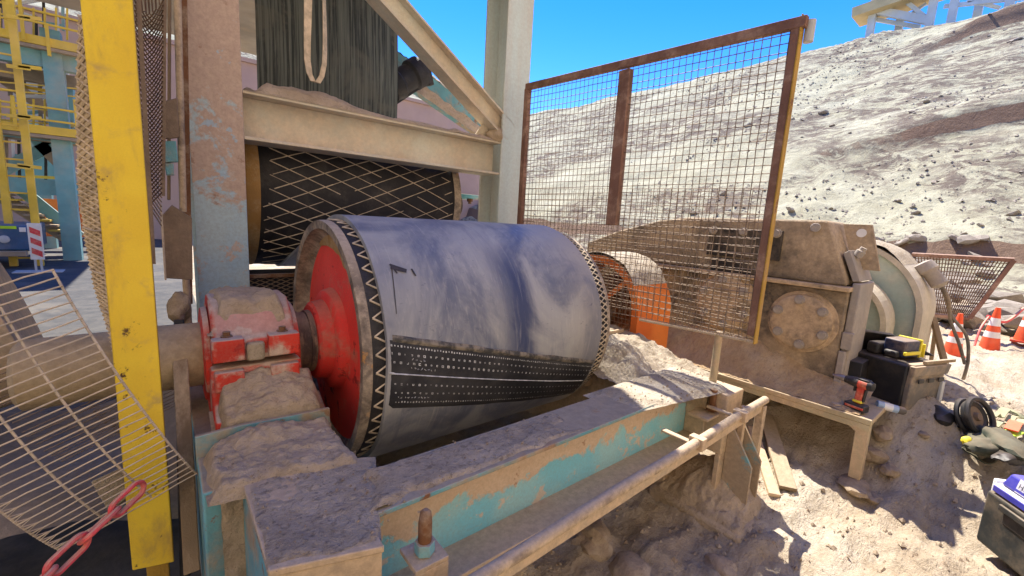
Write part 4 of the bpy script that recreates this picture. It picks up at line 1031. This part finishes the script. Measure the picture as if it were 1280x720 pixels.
P_('handle', 'drillred', lambda b: obox(b, -.026, .016, -.018, .018, .0455, .150, -.006), .010, dr)
P_('yellow_band', 'ylw', lambda b: obox(b, -.031, .020, -.0215, .0215, .052, .070), .006, dr)
mb_ = P_('motor_body', 'drillred', lambda b: b.lathe(dp(-.065, 0, .172), ex, [(0, .020), (.006, .028), (.05, .030), (.07, .030)], 20), 0, dr)
P_('rear_cap', 'blackp', lambda b: b.lathe(dp(-.072, 0, .172), ex, [(0, .014), (.004, .026), (.022, .0305), (.028, .0305)], 20), 0, mb_)
P_('top_cover', 'blackp', lambda b: obox(b, -.05, .01, -.020, .020, .190, .206), .005, mb_)
P_('front_body', 'blackp', lambda b: b.lathe(dp(.005, 0, .172), ex, [(0, .031), (.03, .031), (.032, .027)], 20), 0, mb_)
P_('grip', 'blackp', lambda b: obox(b, -.034, -.0265, -.013, .013, .06, .145, -.006), .003, dr)
P_('gear_collar', 'blackp', lambda b: b.lathe(dp(.035, 0, .172), ex, [(0, .029), (.025, .027), (.027, .024), (.045, .023)], 20), 0, mb_)
P_('chuck', 'chrome', lambda b: b.lathe(dp(.08, 0, .172), ex, [(0, .021), (.03, .021), (.033, .019), (.05, .017), (.06, .009), (.075, .006)], 16), 0, dr)
dr.scale = (.78,)*3
P_('trigger', 'blackp', lambda b: obox(b, .016, .030, -.009, .009, .115, .148), .004, dr)
# black tool bag behind the grey crate
tb = thing('tool_box', (3.05, .45, -.87), 'open black tool box crammed with tools behind the drill', 'tool box')
a_ = rad(-20)
def T(x, y, z, o=V((2.96, .36, -.835))):
    c, s_ = math.cos(a_), math.sin(a_); return V((o.x+x*c-y*s_, o.y+x*s_+y*c, o.z+z))
def tbox(b, x0, x1, y0, y1, z0, z1, tap=0, o=V((2.96, .36, -.835))):
    b.add([T(x0, y0, z0, o), T(x1, y0, z0, o), T(x1, y1, z0, o), T(x0, y1, z0, o), T(x0-tap, y0-tap, z1, o), T(x1+tap, y0-tap, z1, o), T(x1+tap, y1+tap, z1, o), T(x0-tap, y1+tap, z1, o)],
          [(3, 2, 1, 0), (4, 5, 6, 7), (0, 1, 5, 4), (1, 2, 6, 5), (2, 3, 7, 6), (3, 0, 4, 7)])
P_('tub', 'blackp', lambda b: tbox(b, -.09, .16, -.06, .20, 0, .235, .012), .010, tb)
P_('end_panel', 'greyp', lambda b: tbox(b, -.085, .165, -.086, -.062, .005, .245, .006), .006, tb)
P_('front_rim', 'greyp', lambda b: tbox(b, -.10, .18, -.098, -.083, .185, .238, .006), .004, tb)
for x in (-.06, .02, .10): P_('grip_slot', 'blackp', lambda b: tbox(b, x, x+.045, -.1045, -.0985, .150, .172), .003, tb)
P_('latch', 'palesteel', lambda b: tbox(b, .145, .170, -.1015, -.087, .03, .145), .003, tb)
P_('handle_frame', 'blackp', lambda b: (tbox(b, -.05, .16, .10, .16, .2365, .30), tbox(b, -.03, .15, .02, .09, .2365, .275)), .012, tb)
P_('lid', 'blackp', lambda b: (b.prism([T(-.08, .205, .24), T(.30, .20, .20), T(.34, .04, .225), T(.10, .12, .33), T(-.02, .19, .34)], (0, .02, .012)), b.box(T(-.22, .06, .0), T(-.10, .22, .21))), .003, tb)
lv = thing('yellow_tool_case', T(.0, .05, .24), 'blue and yellow case lying in the black tool box', 'tool case')
P_('shell', 'navy', lambda b: tbox(b, -.015, .105, .0, .10, .2455, .335), .008, lv)
P_('yellow_edge', 'ylw', lambda b: tbox(b, .1055, .117, -.004, .104, .243, .34), .003, lv)
P_('yellow_edge', 'ylw', lambda b: tbox(b, .140, .148, -.004, .08, .243, .315), .003, lv)
P_('yellow_bar', 'ylw', lambda b: tbox(b, -.03, .10, -.012, -.001, .262, .282), .004, lv)
o_ = MB(); tbox(o_, -.02, .22, -.10, -.083, .246, .262); tag(build('folding_rule', o_, M['timber'], None, .002), 'pale wooden rule lying along the rim of the tool box', 'rule')
ct = thing('sealant_tube', at(1098, 502, Z=-.862), 'pale blue wrapped tube lying by the drill battery', 'tube')
A_, B_ = V((2.67, .395, -.787)), V((2.75, .255, -.81))
ct.scale = (.75,)*3
P_('wrap', 'sky_blue_tube', lambda b: b.cyl(A_, A_.lerp(B_, .72), .026, 18), .004, ct)
P_('cap', 'greyp', lambda b: b.lathe(A_.lerp(B_, .72), B_-A_, [(0, .026), (.03, .026), (.042, .018), (.046, .004)], 18), 0, ct)
P_('band', 'white', lambda b: b.cyl(A_.lerp(B_, .22), A_.lerp(B_, .52), .0267, 18), 0, ct)

# dark harness with a reel
hz = lambda x, y: ground_z(x, y)
rg = thing('safety_harness', (3.3, 0, -1.0), 'dark safety harness with reel and green straps lying on the bank', 'harness')
H = gp(1222, 556)+V((0, 0, .02))
RA = V((-.40, -.80, .42)).normalized(); RU = RA.cross(V((0, 0, 1))).normalized(); RV = RA.cross(RU); RO = H+V((.05, .05, .085))
def ring(b, off, r_, t_): b.tube([RO+RA*off+RU*(r_*math.cos(k*math.pi/16))+RV*(r_*1.12*math.sin(k*math.pi/16)) for k in range(32)], t_, 8, closed=True)
P_('reel', 'blackp', lambda b: (ring(b, .0, .070, .011), ring(b, .045, .074, .012), ring(b, .022, .055, .016)), 0, rg)
P_('reel_hub', 'plate', lambda b: b.lathe(RO+RA*.012, RA, [(0, .058), (.018, .05), (.020, .02), (.034, .016)], 20), 0, rg)
P_('pad', 'dkgreen', lambda b: b.blob(H+V((-.04, -.05, .03)), (.16, .075, .05), .3, 5, 3, Matrix.Rotation(.5, 3, 'Z')), 0, rg)
P_('pad', 'blackp', lambda b: b.blob(H+V((.03, .13, .04)), (.07, .06, .06), .3, 9, 3), 0, rg)
P_('pad', 'dkgreen', lambda b: b.blob(H+V((-.13, -.02, .02)), (.10, .05, .035), .3, 6, 3, Matrix.Rotation(-.5, 3, 'Z')), 0, rg)
P_('pad', 'blackp', lambda b: b.blob(H+V((-.13, -.12, .02)), (.12, .045, .03), .3, 7, 3, Matrix.Rotation(-.4, 3, 'Z')), 0, rg)
P_('yellow_tag', 'ylw', lambda b: b.blob(H+V((-.17, .03, .035)), (.03, .02, .02), .3, 3, 2), 0, rg)
P_('orange_tag', 'ylw', lambda b: b.blob(H+V((-.14, -.09, .045)), (.04, .018, .018), .3, 2, 2), 0, rg)
def ribbon(b, P, wd, th=.006, up=V((0, 0, 1))):
    n0 = len(b.v); k = len(P)
    for i, p in enumerate(P):
        t_ = (P[min(i+1, k-1)]-P[max(i-1, 0)]).normalized(); sd_ = t_.cross(up).normalized(); n_2 = sd_.cross(t_)
        b.v += [p-sd_*wd/2, p+sd_*wd/2, p+sd_*wd/2+n_2*th, p-sd_*wd/2+n_2*th]
    for i in range(k-1):
        for j in range(4): b.f.append([n0+i*4+j, n0+i*4+(j+1) % 4, n0+i*4+4+(j+1) % 4, n0+i*4+4+j]); b.mi.append(0)
    b.f += [[n0+3, n0+2, n0+1, n0], [n0+(k-1)*4+q for q in range(4)]]; b.mi += [0, 0]
def over(pts, h=.03):
    out = []
    for i in range(len(pts)-1):
        for k in range(5):
            q = V((*pts[i], 0)).lerp(V((*pts[i+1], 0)), k/5); out.append(V((q.x, q.y, hz(q.x, q.y)+h+.015*noise.noise(V((q.x*9, q.y*9, 0))))))
    return out
gxy = lambda L_: [tuple(gp(x, y).xy) for x, y in L_]
for mat_, L_, h_, w_ in (('lime', [(1224, 566), (1250, 558), (1292, 551)], .05, .05), ('olive', [(1236, 534), (1254, 527), (1275, 540), (1268, 562)], .06, .035), ('olive', [(1240, 545), (1262, 534), (1292, 538)], .05, .03),
                         ('dkgreen', [(1245, 520), (1268, 528), (1292, 545)], .05, .045), ('coneor', [(1258, 560), (1268, 542)], .075, .045), ('dkgreen', [(1200, 568), (1226, 584), (1252, 580)], .03, .035), ('dkgreen', [(1262, 572), (1292, 570)], .04, .06)):
    P_('strap', mat_, lambda b: ribbon(b, over(gxy(L_), h_), w_), 0, rg)
# dark equipment case with a violet lid, lower right
kc = thing('equipment_case', (2.45, -.12, -1.1), 'dark equipment case with violet blue labelled lid at the right edge', 'case')
KO = at(1224, 648, Z=-1.04); kx = (at(1300, 715, Z=-1.06)-KO); kx.z = 0; kx.normalize(); ky = V((-kx.y, kx.x, 0)); 
if ky.dot(V((KO.x, KO.y, 0))) < 0: ky = -ky
KT = Matrix.Rotation(rad(4), 3, kx)
def kbox(b, a0, a1, b0, b1, c0, c1, tap=0):
    def q(a, b_, c): return KO+kx*a+ky*b_+V((0, 0, c*1.45))
    b.add([q(a0, b0, c0), q(a1, b0, c0), q(a1, b1, c0), q(a0, b1, c0), q(a0+tap, b0+tap, c1), q(a1-tap, b0+tap, c1), q(a1-tap, b1-tap, c1), q(a0+tap, b1-tap, c1)],
          [(3, 2, 1, 0), (4, 5, 6, 7), (0, 1, 5, 4), (1, 2, 6, 5), (2, 3, 7, 6), (3, 0, 4, 7)])
M['greycase'] = flat('charcoal_case', (.028, .03, .028), .6, .25, 10, .3, .09)
M['lidwhite'] = flat('lid_white', (.62, .60, .66), .5, .1, 12, .3, .05)
P_('body', 'greycase', lambda b: kbox(b, .0, .42, .0, .26, -.06, .088), .012, kc)
P_('handle_recess', 'blackp', lambda b: kbox(b, .085, .19, -.004, .03, .030, .062), .006, kc)
P_('handle', 'greycase', lambda b: kbox(b, .075, .20, -.016, -.0045, .062, .078), .004, kc)
P_('lid', 'lidwhite', lambda b: kbox(b, .006, .42, .008, .252, .0885, .112), .010, kc)
P_('lid_top', 'blue', lambda b: kbox(b, .020, .42, .020, .24, .1125, .152, .014), .010, kc)
P_('lid_front', 'blue', lambda b: kbox(b, .018, .42, .003, .0075, .092, .108), .002, kc)
P_('top_insert', 'lidwhite', lambda b: kbox(b, .060, .40, .075, .205, .1525, .158), .004, kc)
P_('side_clasp', 'white', lambda b: (kbox(b, -.022, -.001, .03, .10, .03, .115), kbox(b, -.022, -.001, .15, .22, .03, .115)), .006, kc)
P_('clasp_gap', 'blackp', lambda b: (kbox(b, -.026, -.0225, .045, .085, .05, .09), kbox(b, -.026, -.0225, .165, .205, .05, .09)), .003, kc)
lb = MB()
def kq(a, b_, c): return KO+kx*a+ky*b_+V((0, 0, c*1.45))
# label on the sloping front of the violet lid
lb.add([kq(.075, .0245, .116), kq(.33, .0245, .116), kq(.33, .034, .1515), kq(.075, .034, .1515)], [(0, 1, 2, 3)])
for q in lb.v: q += -ky*.0025
build('label', lb, M['lidwhite'], kc)
tx = bpy.data.curves.new('label_text', 'FONT'); tx.body = 'HYLC'; tx.size = .026; tx.extrude = .0004; to = bpy.data.objects.new('label_text', tx); COL.objects.link(to)
dg = bpy.context.evaluated_depsgraph_get(); tme = bpy.data.meshes.new_from_object(to.evaluated_get(dg)); bpy.data.objects.remove(to)
lt = MB(); zz = V((0, 0, .0515))+ky*.0095; zz.normalize()
lt.v = [kq(.085, .0245, .130)-ky*.0035+kx*q.co.x+zz*q.co.y for q in tme.vertices]; lt.f = [list(p.vertices) for p in tme.polygons]; lt.mi = [0]*len(lt.f)
build('lettering', lt, M['blackp'], kc, smooth=0)
b = MB()
for k in range(3): 
    for j in range(5): 
        p = kq(.15+.012*j, .0245, .126-.003*k)-ky*.0032; b.add([p, p+kx*.008, p+kx*.008+zz*.0012, p+zz*.0012], [(0, 1, 2, 3)])
stuff(build('small_print', b, M['greyp'], kc, smooth=0))

# stones lying about
def stone(pts_c, r, label, seed, rot=0, name='stone', tilt=0, sub=3, mat='stone', amp=.25):
    b = MB(); b.blob(pts_c, r, amp, seed, sub); o = build(name, b, M[mat], None, 0, 30, loc=pts_c); o.rotation_euler = (tilt, .1, rot); return tag(o, label, 'stone')
stone(gp(1068, 607), (.11, .075, .035), 'flat pale slab of rock half in sun on the bank', 3, .7, amp=.3)
stone(gp(1092, 572), (.045, .10, .04), 'long brown stone leaning on the bank below the drill', 5, .9, tilt=.3)
stone(gp(1112, 592), (.05, .04, .03), 'small round tan stone beside the long brown stone', 8)
stone(gp(1094, 626), (.05, .04, .025), 'broken brown stone just below the flat pale slab', 9)
stone(gp(1104, 545), (.05, .04, .035), 'knobbly tan stone right of the bedplate leg', 12)
stone(gp(1154, 545), (.028, .02, .015), 'small pale pebble high on the sandy bank', 13)
stone(gp(740, 675, dz=-.02), (.09, .08, .055), 'big rounded dusty boulder under the pipe rail', 15, amp=.3)
stone(gp(790, 715, dz=-.02), (.09, .08, .05), 'rounded dusty stone at the bottom edge under the pipe', 16, amp=.15)
stone(gp(640, 712), (.06, .05, .04), 'dusty brown stone left of the big rounded boulder', 17, amp=.2)
stone(gp(900, 712), (.06, .07, .04), 'low dusty stone in front of the concrete block', 18, amp=.2)
for px, py, lab in ((975, 560, 'grey timber plank lying on the sunlit ground left'), (992, 575, 'grey timber plank lying on the sunlit ground right')): pass
p0, p1 = gp(957, 520, dz=.02), gp(985, 612, dz=.02)
loose('timber_plank', 'timber', lambda b: b.beam(p0, p1, .075, .02), 'grey timber plank on the ground between bedplate and beam end', 'plank')
p2, p3 = gp(940, 535, dz=.015), gp(968, 620, dz=.015)
loose('steel_angle', 'tan', lambda b: b.beam(p2, p3, .05, .02), 'narrow dusty steel bar lying left of the grey plank', 'steel bar')
g = MB()
for i in range(4200):
    x = .35+3.4*random.random(); y = -.5+2.1*random.random()
    r = .003+.011*random.random()**4; z = ground_z(x, y)+r*.2; a = random.uniform(0, 6.3); ca, sa = math.cos(a)*r, math.sin(a)*r
    g.add([(x+ca*1.3, y+sa*1.3, z), (x-sa, y+ca, z-.3*r), (x-ca*1.1, y-sa, z), (x+sa, y-ca*.9, z-.2*r), (x+.2*ca, y, z+r*.9)], [(0, 1, 4), (1, 2, 4), (2, 3, 4), (3, 0, 4)])
stuff(build('pebbles', g, M['stone'], smooth=0))

# cables and prop by the brake housing
def bez(pts, n=8):
    out = []; P = [pts[0]]+list(pts)+[pts[-1]]
    for i in range(1, len(P)-2):
        for k in range(n):
            t = k/n; a, b_, c, d_ = P[i-1], P[i], P[i+1], P[i+2]
            out.append(.5*((2*b_)+(c-a)*t+(2*a-5*b_+4*c-d_)*t*t+(3*b_-a-3*c+d_)*t**3))
    out.append(P[-2]); return out
cb = thing('power_cable', at(1205, 470, X=3.75), 'thick grey cable looping from the brake housing to the ground', 'cable')
for pts, nm in (([(1163, 340), (1178, 362), (1190, 395), (1208, 420), (1210, 450), (1204, 474)], 'cable'), ([(1165, 338), (1185, 372), (1188, 400), (1199, 430), (1206, 455)], 'cable')):
    b = MB(); b.tube(bez([at(x, y, X=3.72+.04*i) for i, (x, y) in enumerate(pts)]), .009, 8); build(nm, b, M['greyp'], cb)
b = MB(); b.lathe(at(1152, 328, X=3.7), at(1172, 352, X=3.7)-at(1152, 328, X=3.7), [(0, .02), (.01, .05), (.06, .055), (.08, .04), (.16, .045), (.18, .02)], 12); build('cable_gland', b, M['gearpale'], cb)
loose('timber_prop', 'timber', lambda b: (b.beam(at(1166, 396, X=3.9), at(1182, 458, X=3.8), .035, .02),), 'leaning wooden prop beside the brake housing', 'timber')
loose('timber_prop', 'timber', lambda b: b.beam(at(1170, 405, X=4.0), at(1164, 450, X=4.0), .03, .02), 'second short wooden prop crossing behind the first', 'timber')

# traffic cones
def cone_at(px, py, X, label, first=None, ht=.5):
    p = at(px, py, X=X); p.z = min(p.z, -.8)
    if first is None:
        r = thing('traffic_cone', p, label, 'traffic cone', 'orange traffic cones')
        def seg(name, z0, z1, mat):
            f_ = lambda z: .125-(.125-.028)*z/.5
            b = MB(); b.lathe(p, (0, 0, 1), [(z0, f_(z0)), (z1, f_(z1))], 20, False, z1 > .48); build(name, b, M[mat], r)
        seg('lower_body', .02, .17, 'coneor'); seg('white_band', .17, .235, 'white'); seg('middle_body', .235, .30, 'coneor'); seg('white_band', .30, .385, 'white'); seg('tip', .385, .5, 'coneor')
        b = MB(); b.box((p.x-.15, p.y-.15, p.z), (p.x+.15, p.y+.15, p.z+.02)); build('base', b, M['coneor'], r, .008)
        return r
    c = copy_tree(first); c.location = p; c['label'] = label; return c
C1 = cone_at(1235, 440, 5.57, 'orange traffic cone in the middle of the three')
C2 = cone_at(1189, 446, 4.9, 'orange traffic cone partly behind the looping cable', C1)
C3 = cone_at(1281, 428, 6.0, 'orange traffic cone cut off by the right edge', C1)
for c_, s_ in ((C1, 1.02), (C2, .92), (C3, 1.08)): c_.scale = (s_*.56, s_*.56, s_*.78)
rb = MB(); rb.tube(bez([at(1235, 395, X=5.57), at(1250, 402, X=5.7), at(1262, 400, X=5.8), at(1280, 385, X=6)]), .012, 6); rb.tube(bez([at(1218, 432, X=5.3), at(1226, 410, X=5.4), at(1236, 396, X=5.56)]), .008, 5)
tag(build('barrier_tape', rb, M['chainred'], None), 'red barrier tape strung between the traffic cones', 'barrier tape')

# fence panel with rocks behind
fp = thing('fence_panel', (6, .5, -.6), 'brown framed wire fence panel leaning by the rocks and cones', 'fence')
FPX = [at(1140, 318, X=6.0), at(1268, 325, X=6.0), at(1212, 398, X=6.0), at(1150, 392, X=6.0)]
for i, nm in ((0, 'rail'), (1, 'rail'), (2, 'rail')):
    P_(nm, 'brown', lambda b: b.beam(FPX[i], FPX[i+1], .035, .04, (1, 0, .2)), .003, fp)
def ffn(u, v): return FPX[0].lerp(FPX[1], u).lerp(FPX[3].lerp(FPX[2], u), v)
stuff(build('wire_mesh', wire_grid(ffn, 30, 16, .004, 2, .004, 6), M['wirebrown'], fp, smooth=0))
def farz(x, y): return max(hill_z(x, y) if x > 9 else -9, ground_z(x, y))
for i in range(30):
    X = random.uniform(6.6, 9.2); Y = X*math.tan(rad(random.uniform(1, 13))); r = random.uniform(.10, .32)
    o = put_rock(X, Y, r, 'tan boulder in the low bank behind the fence panel', 'boulders behind the fence panel', lambda x, y: -.85+.14*(x-6.6))
for i in range(9):
    X = random.uniform(6.4, 7.0); Y = X*math.tan(rad(-.5+.9*i)); 
    put_rock(X, Y, random.uniform(.12, .26), 'tan boulder in the low bank behind the fence panel', 'boulders behind the fence panel', lambda x, y: -.72)

# ================================================================== FAR LEFT: stair tower, vehicle, delineator, wall
pw = thing('boundary_wall', (4, 20, -1.4), 'long pink rendered wall behind the stair tower and frame', 'wall')
b = MB(); b.box((-14, 20, -1.45), (14, 20.3, 5.35)); build('wall_face', b, M['pink'], pw)
b = MB(); b.box((-14.05, 19.9, 5.353), (14.05, 20.4, 5.5)); build('coping', b, M['pink'], pw)
TY = 13.0
tw = thing('stair_tower', (-1.7, TY, -1.35), 'distant teal steel tower with yellow stairs and handrails', 'stair tower')
def tp(x, y, d=0): return at(x, y, Y=TY+d)
def TB(name, mat, p, q, wd, h, up=(0, 0, 1)):
    b = MB(); b.beam(p, q, wd, h, up); return build(name, b, M[mat], tw)
for x0, x1, d in ((86, 100, 0), (60, 70, 3)):
    a = tp((x0+x1)/2, 330, d); a.z = -1.36; TB('column', 'tower_teal', a, V((a.x, a.y, 3.2)), .28, .28, (0, 1, 0))
for y0, y1, d, mat, h in ((62, 78, 0, 'tower_teal', .34), (88, 100, .5, 'tower_tan', .25), (163, 172, .2, 'tower_teal', .18), (225, 240, .6, 'tower_teal', .32)):
    a, c = tp(-40, y0, d), tp(108, y1, d); z = (a.z+c.z)/2; a.z = c.z = z; TB('girder', mat, a, c, .2, h)
for y in (48, 160):
    a, c = tp(-40, y-8, -.2), tp(104, y+8, -.2); a.z = c.z = (a.z+c.z)/2; TB('walkway_edge', 'tower_yel', a, c, .1, .16); TB('walkway_deck', 'tower_tan', a+V((0, .6, -.12)), c+V((0, .6, -.12)), 1.3, .06)
for y in (8, 22, 128, 144):
    a, c = tp(-40, y-4, -.25), tp(104, y+10, -.25); a.z = c.z = (a.z+c.z)/2; TB('handrail', 'tower_yel', a, c, .035, .035)
for x, y0, y1 in ((62, 30, 70), (97, 125, 162), (20, 120, 160), (-5, 110, 160), (30, 0, 50), (10, -10, 45)):
    a, c = tp(x, y0, -.25), tp(x, y1, -.25); a.x = c.x; TB('stanchion', 'tower_yel', a, c, .05, .05, (0, 1, 0))
for x in (5, 38):
    a = tp(x+10, 310, -1.0); TB('ladder_rail', 'tower_yel', V((a.x, a.y, -1.36)), V((a.x, a.y, 4.5)), .10, .10, (0, 1, 0))
for k in range(18):
    a, c = tp(15, 310, -1.0), tp(48, 310, -1.0); z = -1.2+.3*k; TB('rung', 'tower_yel', V((a.x, a.y, z)), V((c.x, c.y, z)), .03, .03)
for (x0, y0, x1, y1, mt_) in ((0, 215, 95, 165, 'tower_teal'), (0, 245, 95, 305, 'tower_tan'), (20, 232, 100, 296, 'tower_teal'), (0, 95, 90, 160, 'tower_tan'), (50, 180, 90, 220, 'tower_tan'), (40, 178, 86, 168, 'tower_teal')):
    TB('stair_stringer', mt_, tp(x0, y0, .8), tp(x1, y1, .8), .1, .22)
for k in range(9):
    t = k/8; p = tp(6+80*t, 248+50*t, .8); TB('tread', 'tower_yel' if k % 2 else 'tower_tan', p+V((0, -.4, .08)), p+V((0, .4, .08)), .26, .04)
for (x, y0, y1) in ((12, 60, 120), (26, 60, 130), (50, 100, 160), (68, 90, 160), (76, 100, 150)): TB('pipe', 'tower_tan', tp(x, y0, 1.2), tp(x+1, y1, 1.2), .06, .06, (0, 1, 0))
TB('panel', 'palesteel', tp(30, 105, 2.5), tp(88, 115, 2.5), .1, 1.6); TB('panel', 'tower_teal', tp(20, 215, 2.0), tp(80, 222, 2.0), .1, .8)
TB('tank', 'tower_teal', tp(78, 95, 1.2), tp(80, 158, 1.2), .35, .35, (0, 1, 0))
for z, y0, y1 in ((4.9, 12.2, 16), (7.4, 12.0, 16), (9.9, 11.9, 16)):  # unseen floors, added high on the tower to shade the concrete
    b = MB(); b.box((-9, y0, z), (.2, y1, z+.12)); build('shade_floor', b, M['tower_tan'], tw)
for x in (-8.9, -5.5, -3.4):  # columns added to carry those floors
    b = MB(); b.box((x-.12, 15.6, -1.36), (x+.12, 15.85, 9.88)); build('column', b, M['tower_teal'], tw)
R2 = random.Random(3)
for i in range(16):
    x = R2.uniform(-5, 82); y0 = R2.choice((0, 20, 70, 95, 170)); y1 = y0+R2.uniform(25, 70); d = R2.uniform(.4, 2.2)
    TB('pipe', R2.choice(('tower_tan', 'blackp', 'tower_teal', 'palesteel')), tp(x, y0, d), tp(x+R2.uniform(-1, 3), y1, d), .045, .045, (0, 1, 0))
for i in range(12):
    y = R2.uniform(0, 230); x = R2.uniform(-10, 40); d = R2.uniform(.3, 2); q = R2.uniform(-.2, .35)
    TB('brace', R2.choice(('tower_tan', 'tower_teal', 'palesteel', 'tower_yel')), tp(x, y, d), tp(x+50, y+50*q, d), .05, .06)
for y in (105, 115, 135, 152):
    a, c = tp(-40, y-6, .1), tp(98, y+6, .1); TB('handrail', 'tower_yel', a, c, .025, .025)
for x in (0, 14, 28, 42, 56, 70, 84): TB('stanchion', 'tower_yel', tp(x, 124, .1), tp(x, 160, .1), .03, .03, (0, 1, 0)); TB('stanchion', 'tower_yel', tp(x, 10, .1), tp(x, 50, .1), .03, .03, (0, 1, 0))
for x, d in ((20, -1.2), (34, -1.2)):
    for k in range(4): TB('ladder_cage', 'tower_yel', tp(x-12, 20+62*k, d), tp(x+18, 24+62*k, d), .03, .06)
oj = MB(); oj.box((-2.2, 15.2, -1.0), (-1.0, 15.3, -.1)); tag(build('orange_net', oj, M['orange'], None), 'orange barrier screen seen beneath the stair tower', 'barrier')
vh = thing('utility_vehicle', (-2.7, 11.7, -1.35), 'blue utility vehicle with lime stripe cut by the left edge', 'vehicle')
p = at(35, 283, Y=11.5); q = at(33, 312, Y=11.5)
P_('body', 'vehblue', lambda b: b.box((-4.6, 11.5, -1.02), (p.x, 13.0, p.z+.02)), .03, vh)
P_('lime_stripe', 'lime', lambda b: b.box((-4.4, 11.488, p.z-.05), (p.x-.14, 11.4995, p.z+.0)), 0, vh)
P_('reflector', 'white', lambda b: b.box((p.x-.11, 11.485, p.z-.10), (p.x-.03, 11.4995, p.z-.02)), .004, vh)
P_('lamp', 'palesteel', lambda b: b.lathe((p.x-.30, 11.5, -.82), (0, -1, 0), [(0, .07), (.02, .065), (.03, .03)], 16), 0, vh)
P_('bumper', 'tower_tan', lambda b: b.box((-4.6, 11.44, -1.12), (p.x-.05, 11.6, -1.025)), .01, vh)
P_('wheel', 'rubber', lambda b: b.lathe((p.x-.9, 11.56, -1.06), (0, 1, 0), [(0, .2), (.01, .28), (.2, .28), (.21, .2)], 24), 0, vh)
dl = thing('delineator_post', at(47, 338, Y=11), 'white delineator post with red slanted stripes on the concrete', 'delineator')
p = at(46, 310, Y=11.0)
bd_ = P_('board', 'white', lambda b: b.box((p.x-.085, 10.98, -1.13), (p.x+.085, 11.0, -.50)), .004, dl)
for z in (-.66, -.84, -1.02):
    P_('red_stripe', 'chainred', lambda b: b.add([(p.x-.06, 10.976, z-.0), (p.x+.065, 10.976, z-.07), (p.x+.065, 10.976, z+.03), (p.x-.06, 10.976, z+.10)], [(0, 1, 2, 3)]), 0, bd_)
P_('stem', 'palesteel', lambda b: (b.box((p.x-.05, 10.985, -1.33), (p.x-.02, 11.0, -1.13)), b.box((p.x+.02, 10.985, -1.33), (p.x+.05, 11.0, -1.13))), .002, dl)
P_('foot', 'palesteel', lambda b: b.box((p.x-.3, 10.85, -1.35), (p.x+.3, 11.15, -1.33)), .005, dl)

# ================================================================== CONVEYOR TRESTLE on the skyline
tr = thing('conveyor_trestle', (44, 6, 13), 'pale steel conveyor trestle on the crest of the hill', 'trestle')
def RB_(name, mat, p, q, wd, h, up=(0, 0, 1)):
    b = MB(); b.beam(p, q, wd, h, up); return build(name, b, M[mat], tr)
for (x, d) in ((1084, 0), (1119, 1.5), (1156, 0), (1182, 0), (1213, 1.5), (1250, 0), (1280, 0)):
    a = at(x, 60, X=44+d); c = at(x, -60, X=44+d); RB_('column', 'palesteel', V((a.x, a.y, 11)), V((a.x, a.y, c.z)), .45, .45, (1, 0, 0))
a, c = at(1080, 10, X=44), at(1160, 26, X=44); RB_('girder', 'palesteel', a, c, .4, .5); RB_('girder', 'palesteel', at(1080, 22, X=44.5), at(1150, 34, X=44.5), .3, .25)
RB_('brace', 'palesteel', at(1160, 24, X=44), at(1130, 0, X=44), .25, .25); RB_('brace', 'palesteel', at(1122, 30, X=44.5), at(1158, 4, X=44.5), .2, .2)
RB_('brace', 'palesteel', at(1210, 0, X=44.5), at(1250, 10, X=44.5), .2, .2)
RB_('conveyor_underside', 'trestle_tan', at(1070, 22, X=44.2), at(1190, -18, X=44.2), 2.4, .7)
RB_('rail', 'palesteel', at(1180, 8, X=44), at(1290, -4, X=44), .2, .25); RB_('rail', 'palesteel', at(1210, 2, X=44), at(1290, -20, X=44), .2, .2)

# ================================================================== ADDED gallery over the frame, to keep sun off the pulley
ov = thing('overhead_sunshade', (0, 3.6, 1.7), 'added steel gallery deck carried above the portal frame', 'sunshade')
P_('deck', 'deck', lambda b: b.box((-7, 2.35, 2.05), (1.95, 7.2, 2.15)), 0, ov)
P_('side_plate', 'deck', lambda b: b.box((-7, 2.33, 1.80), (1.88, 2.348, 2.5)), 0, ov)
for x in (-5, -2.6, -.3): P_('cross_girder', 'tanbeam', lambda b: b.ibeam((x, 2.35, 1.93), (x, 6.5, 1.93), .23, .15), .003, ov)

for o in bpy.data.objects:
    if '_o' in o: del o['_o']
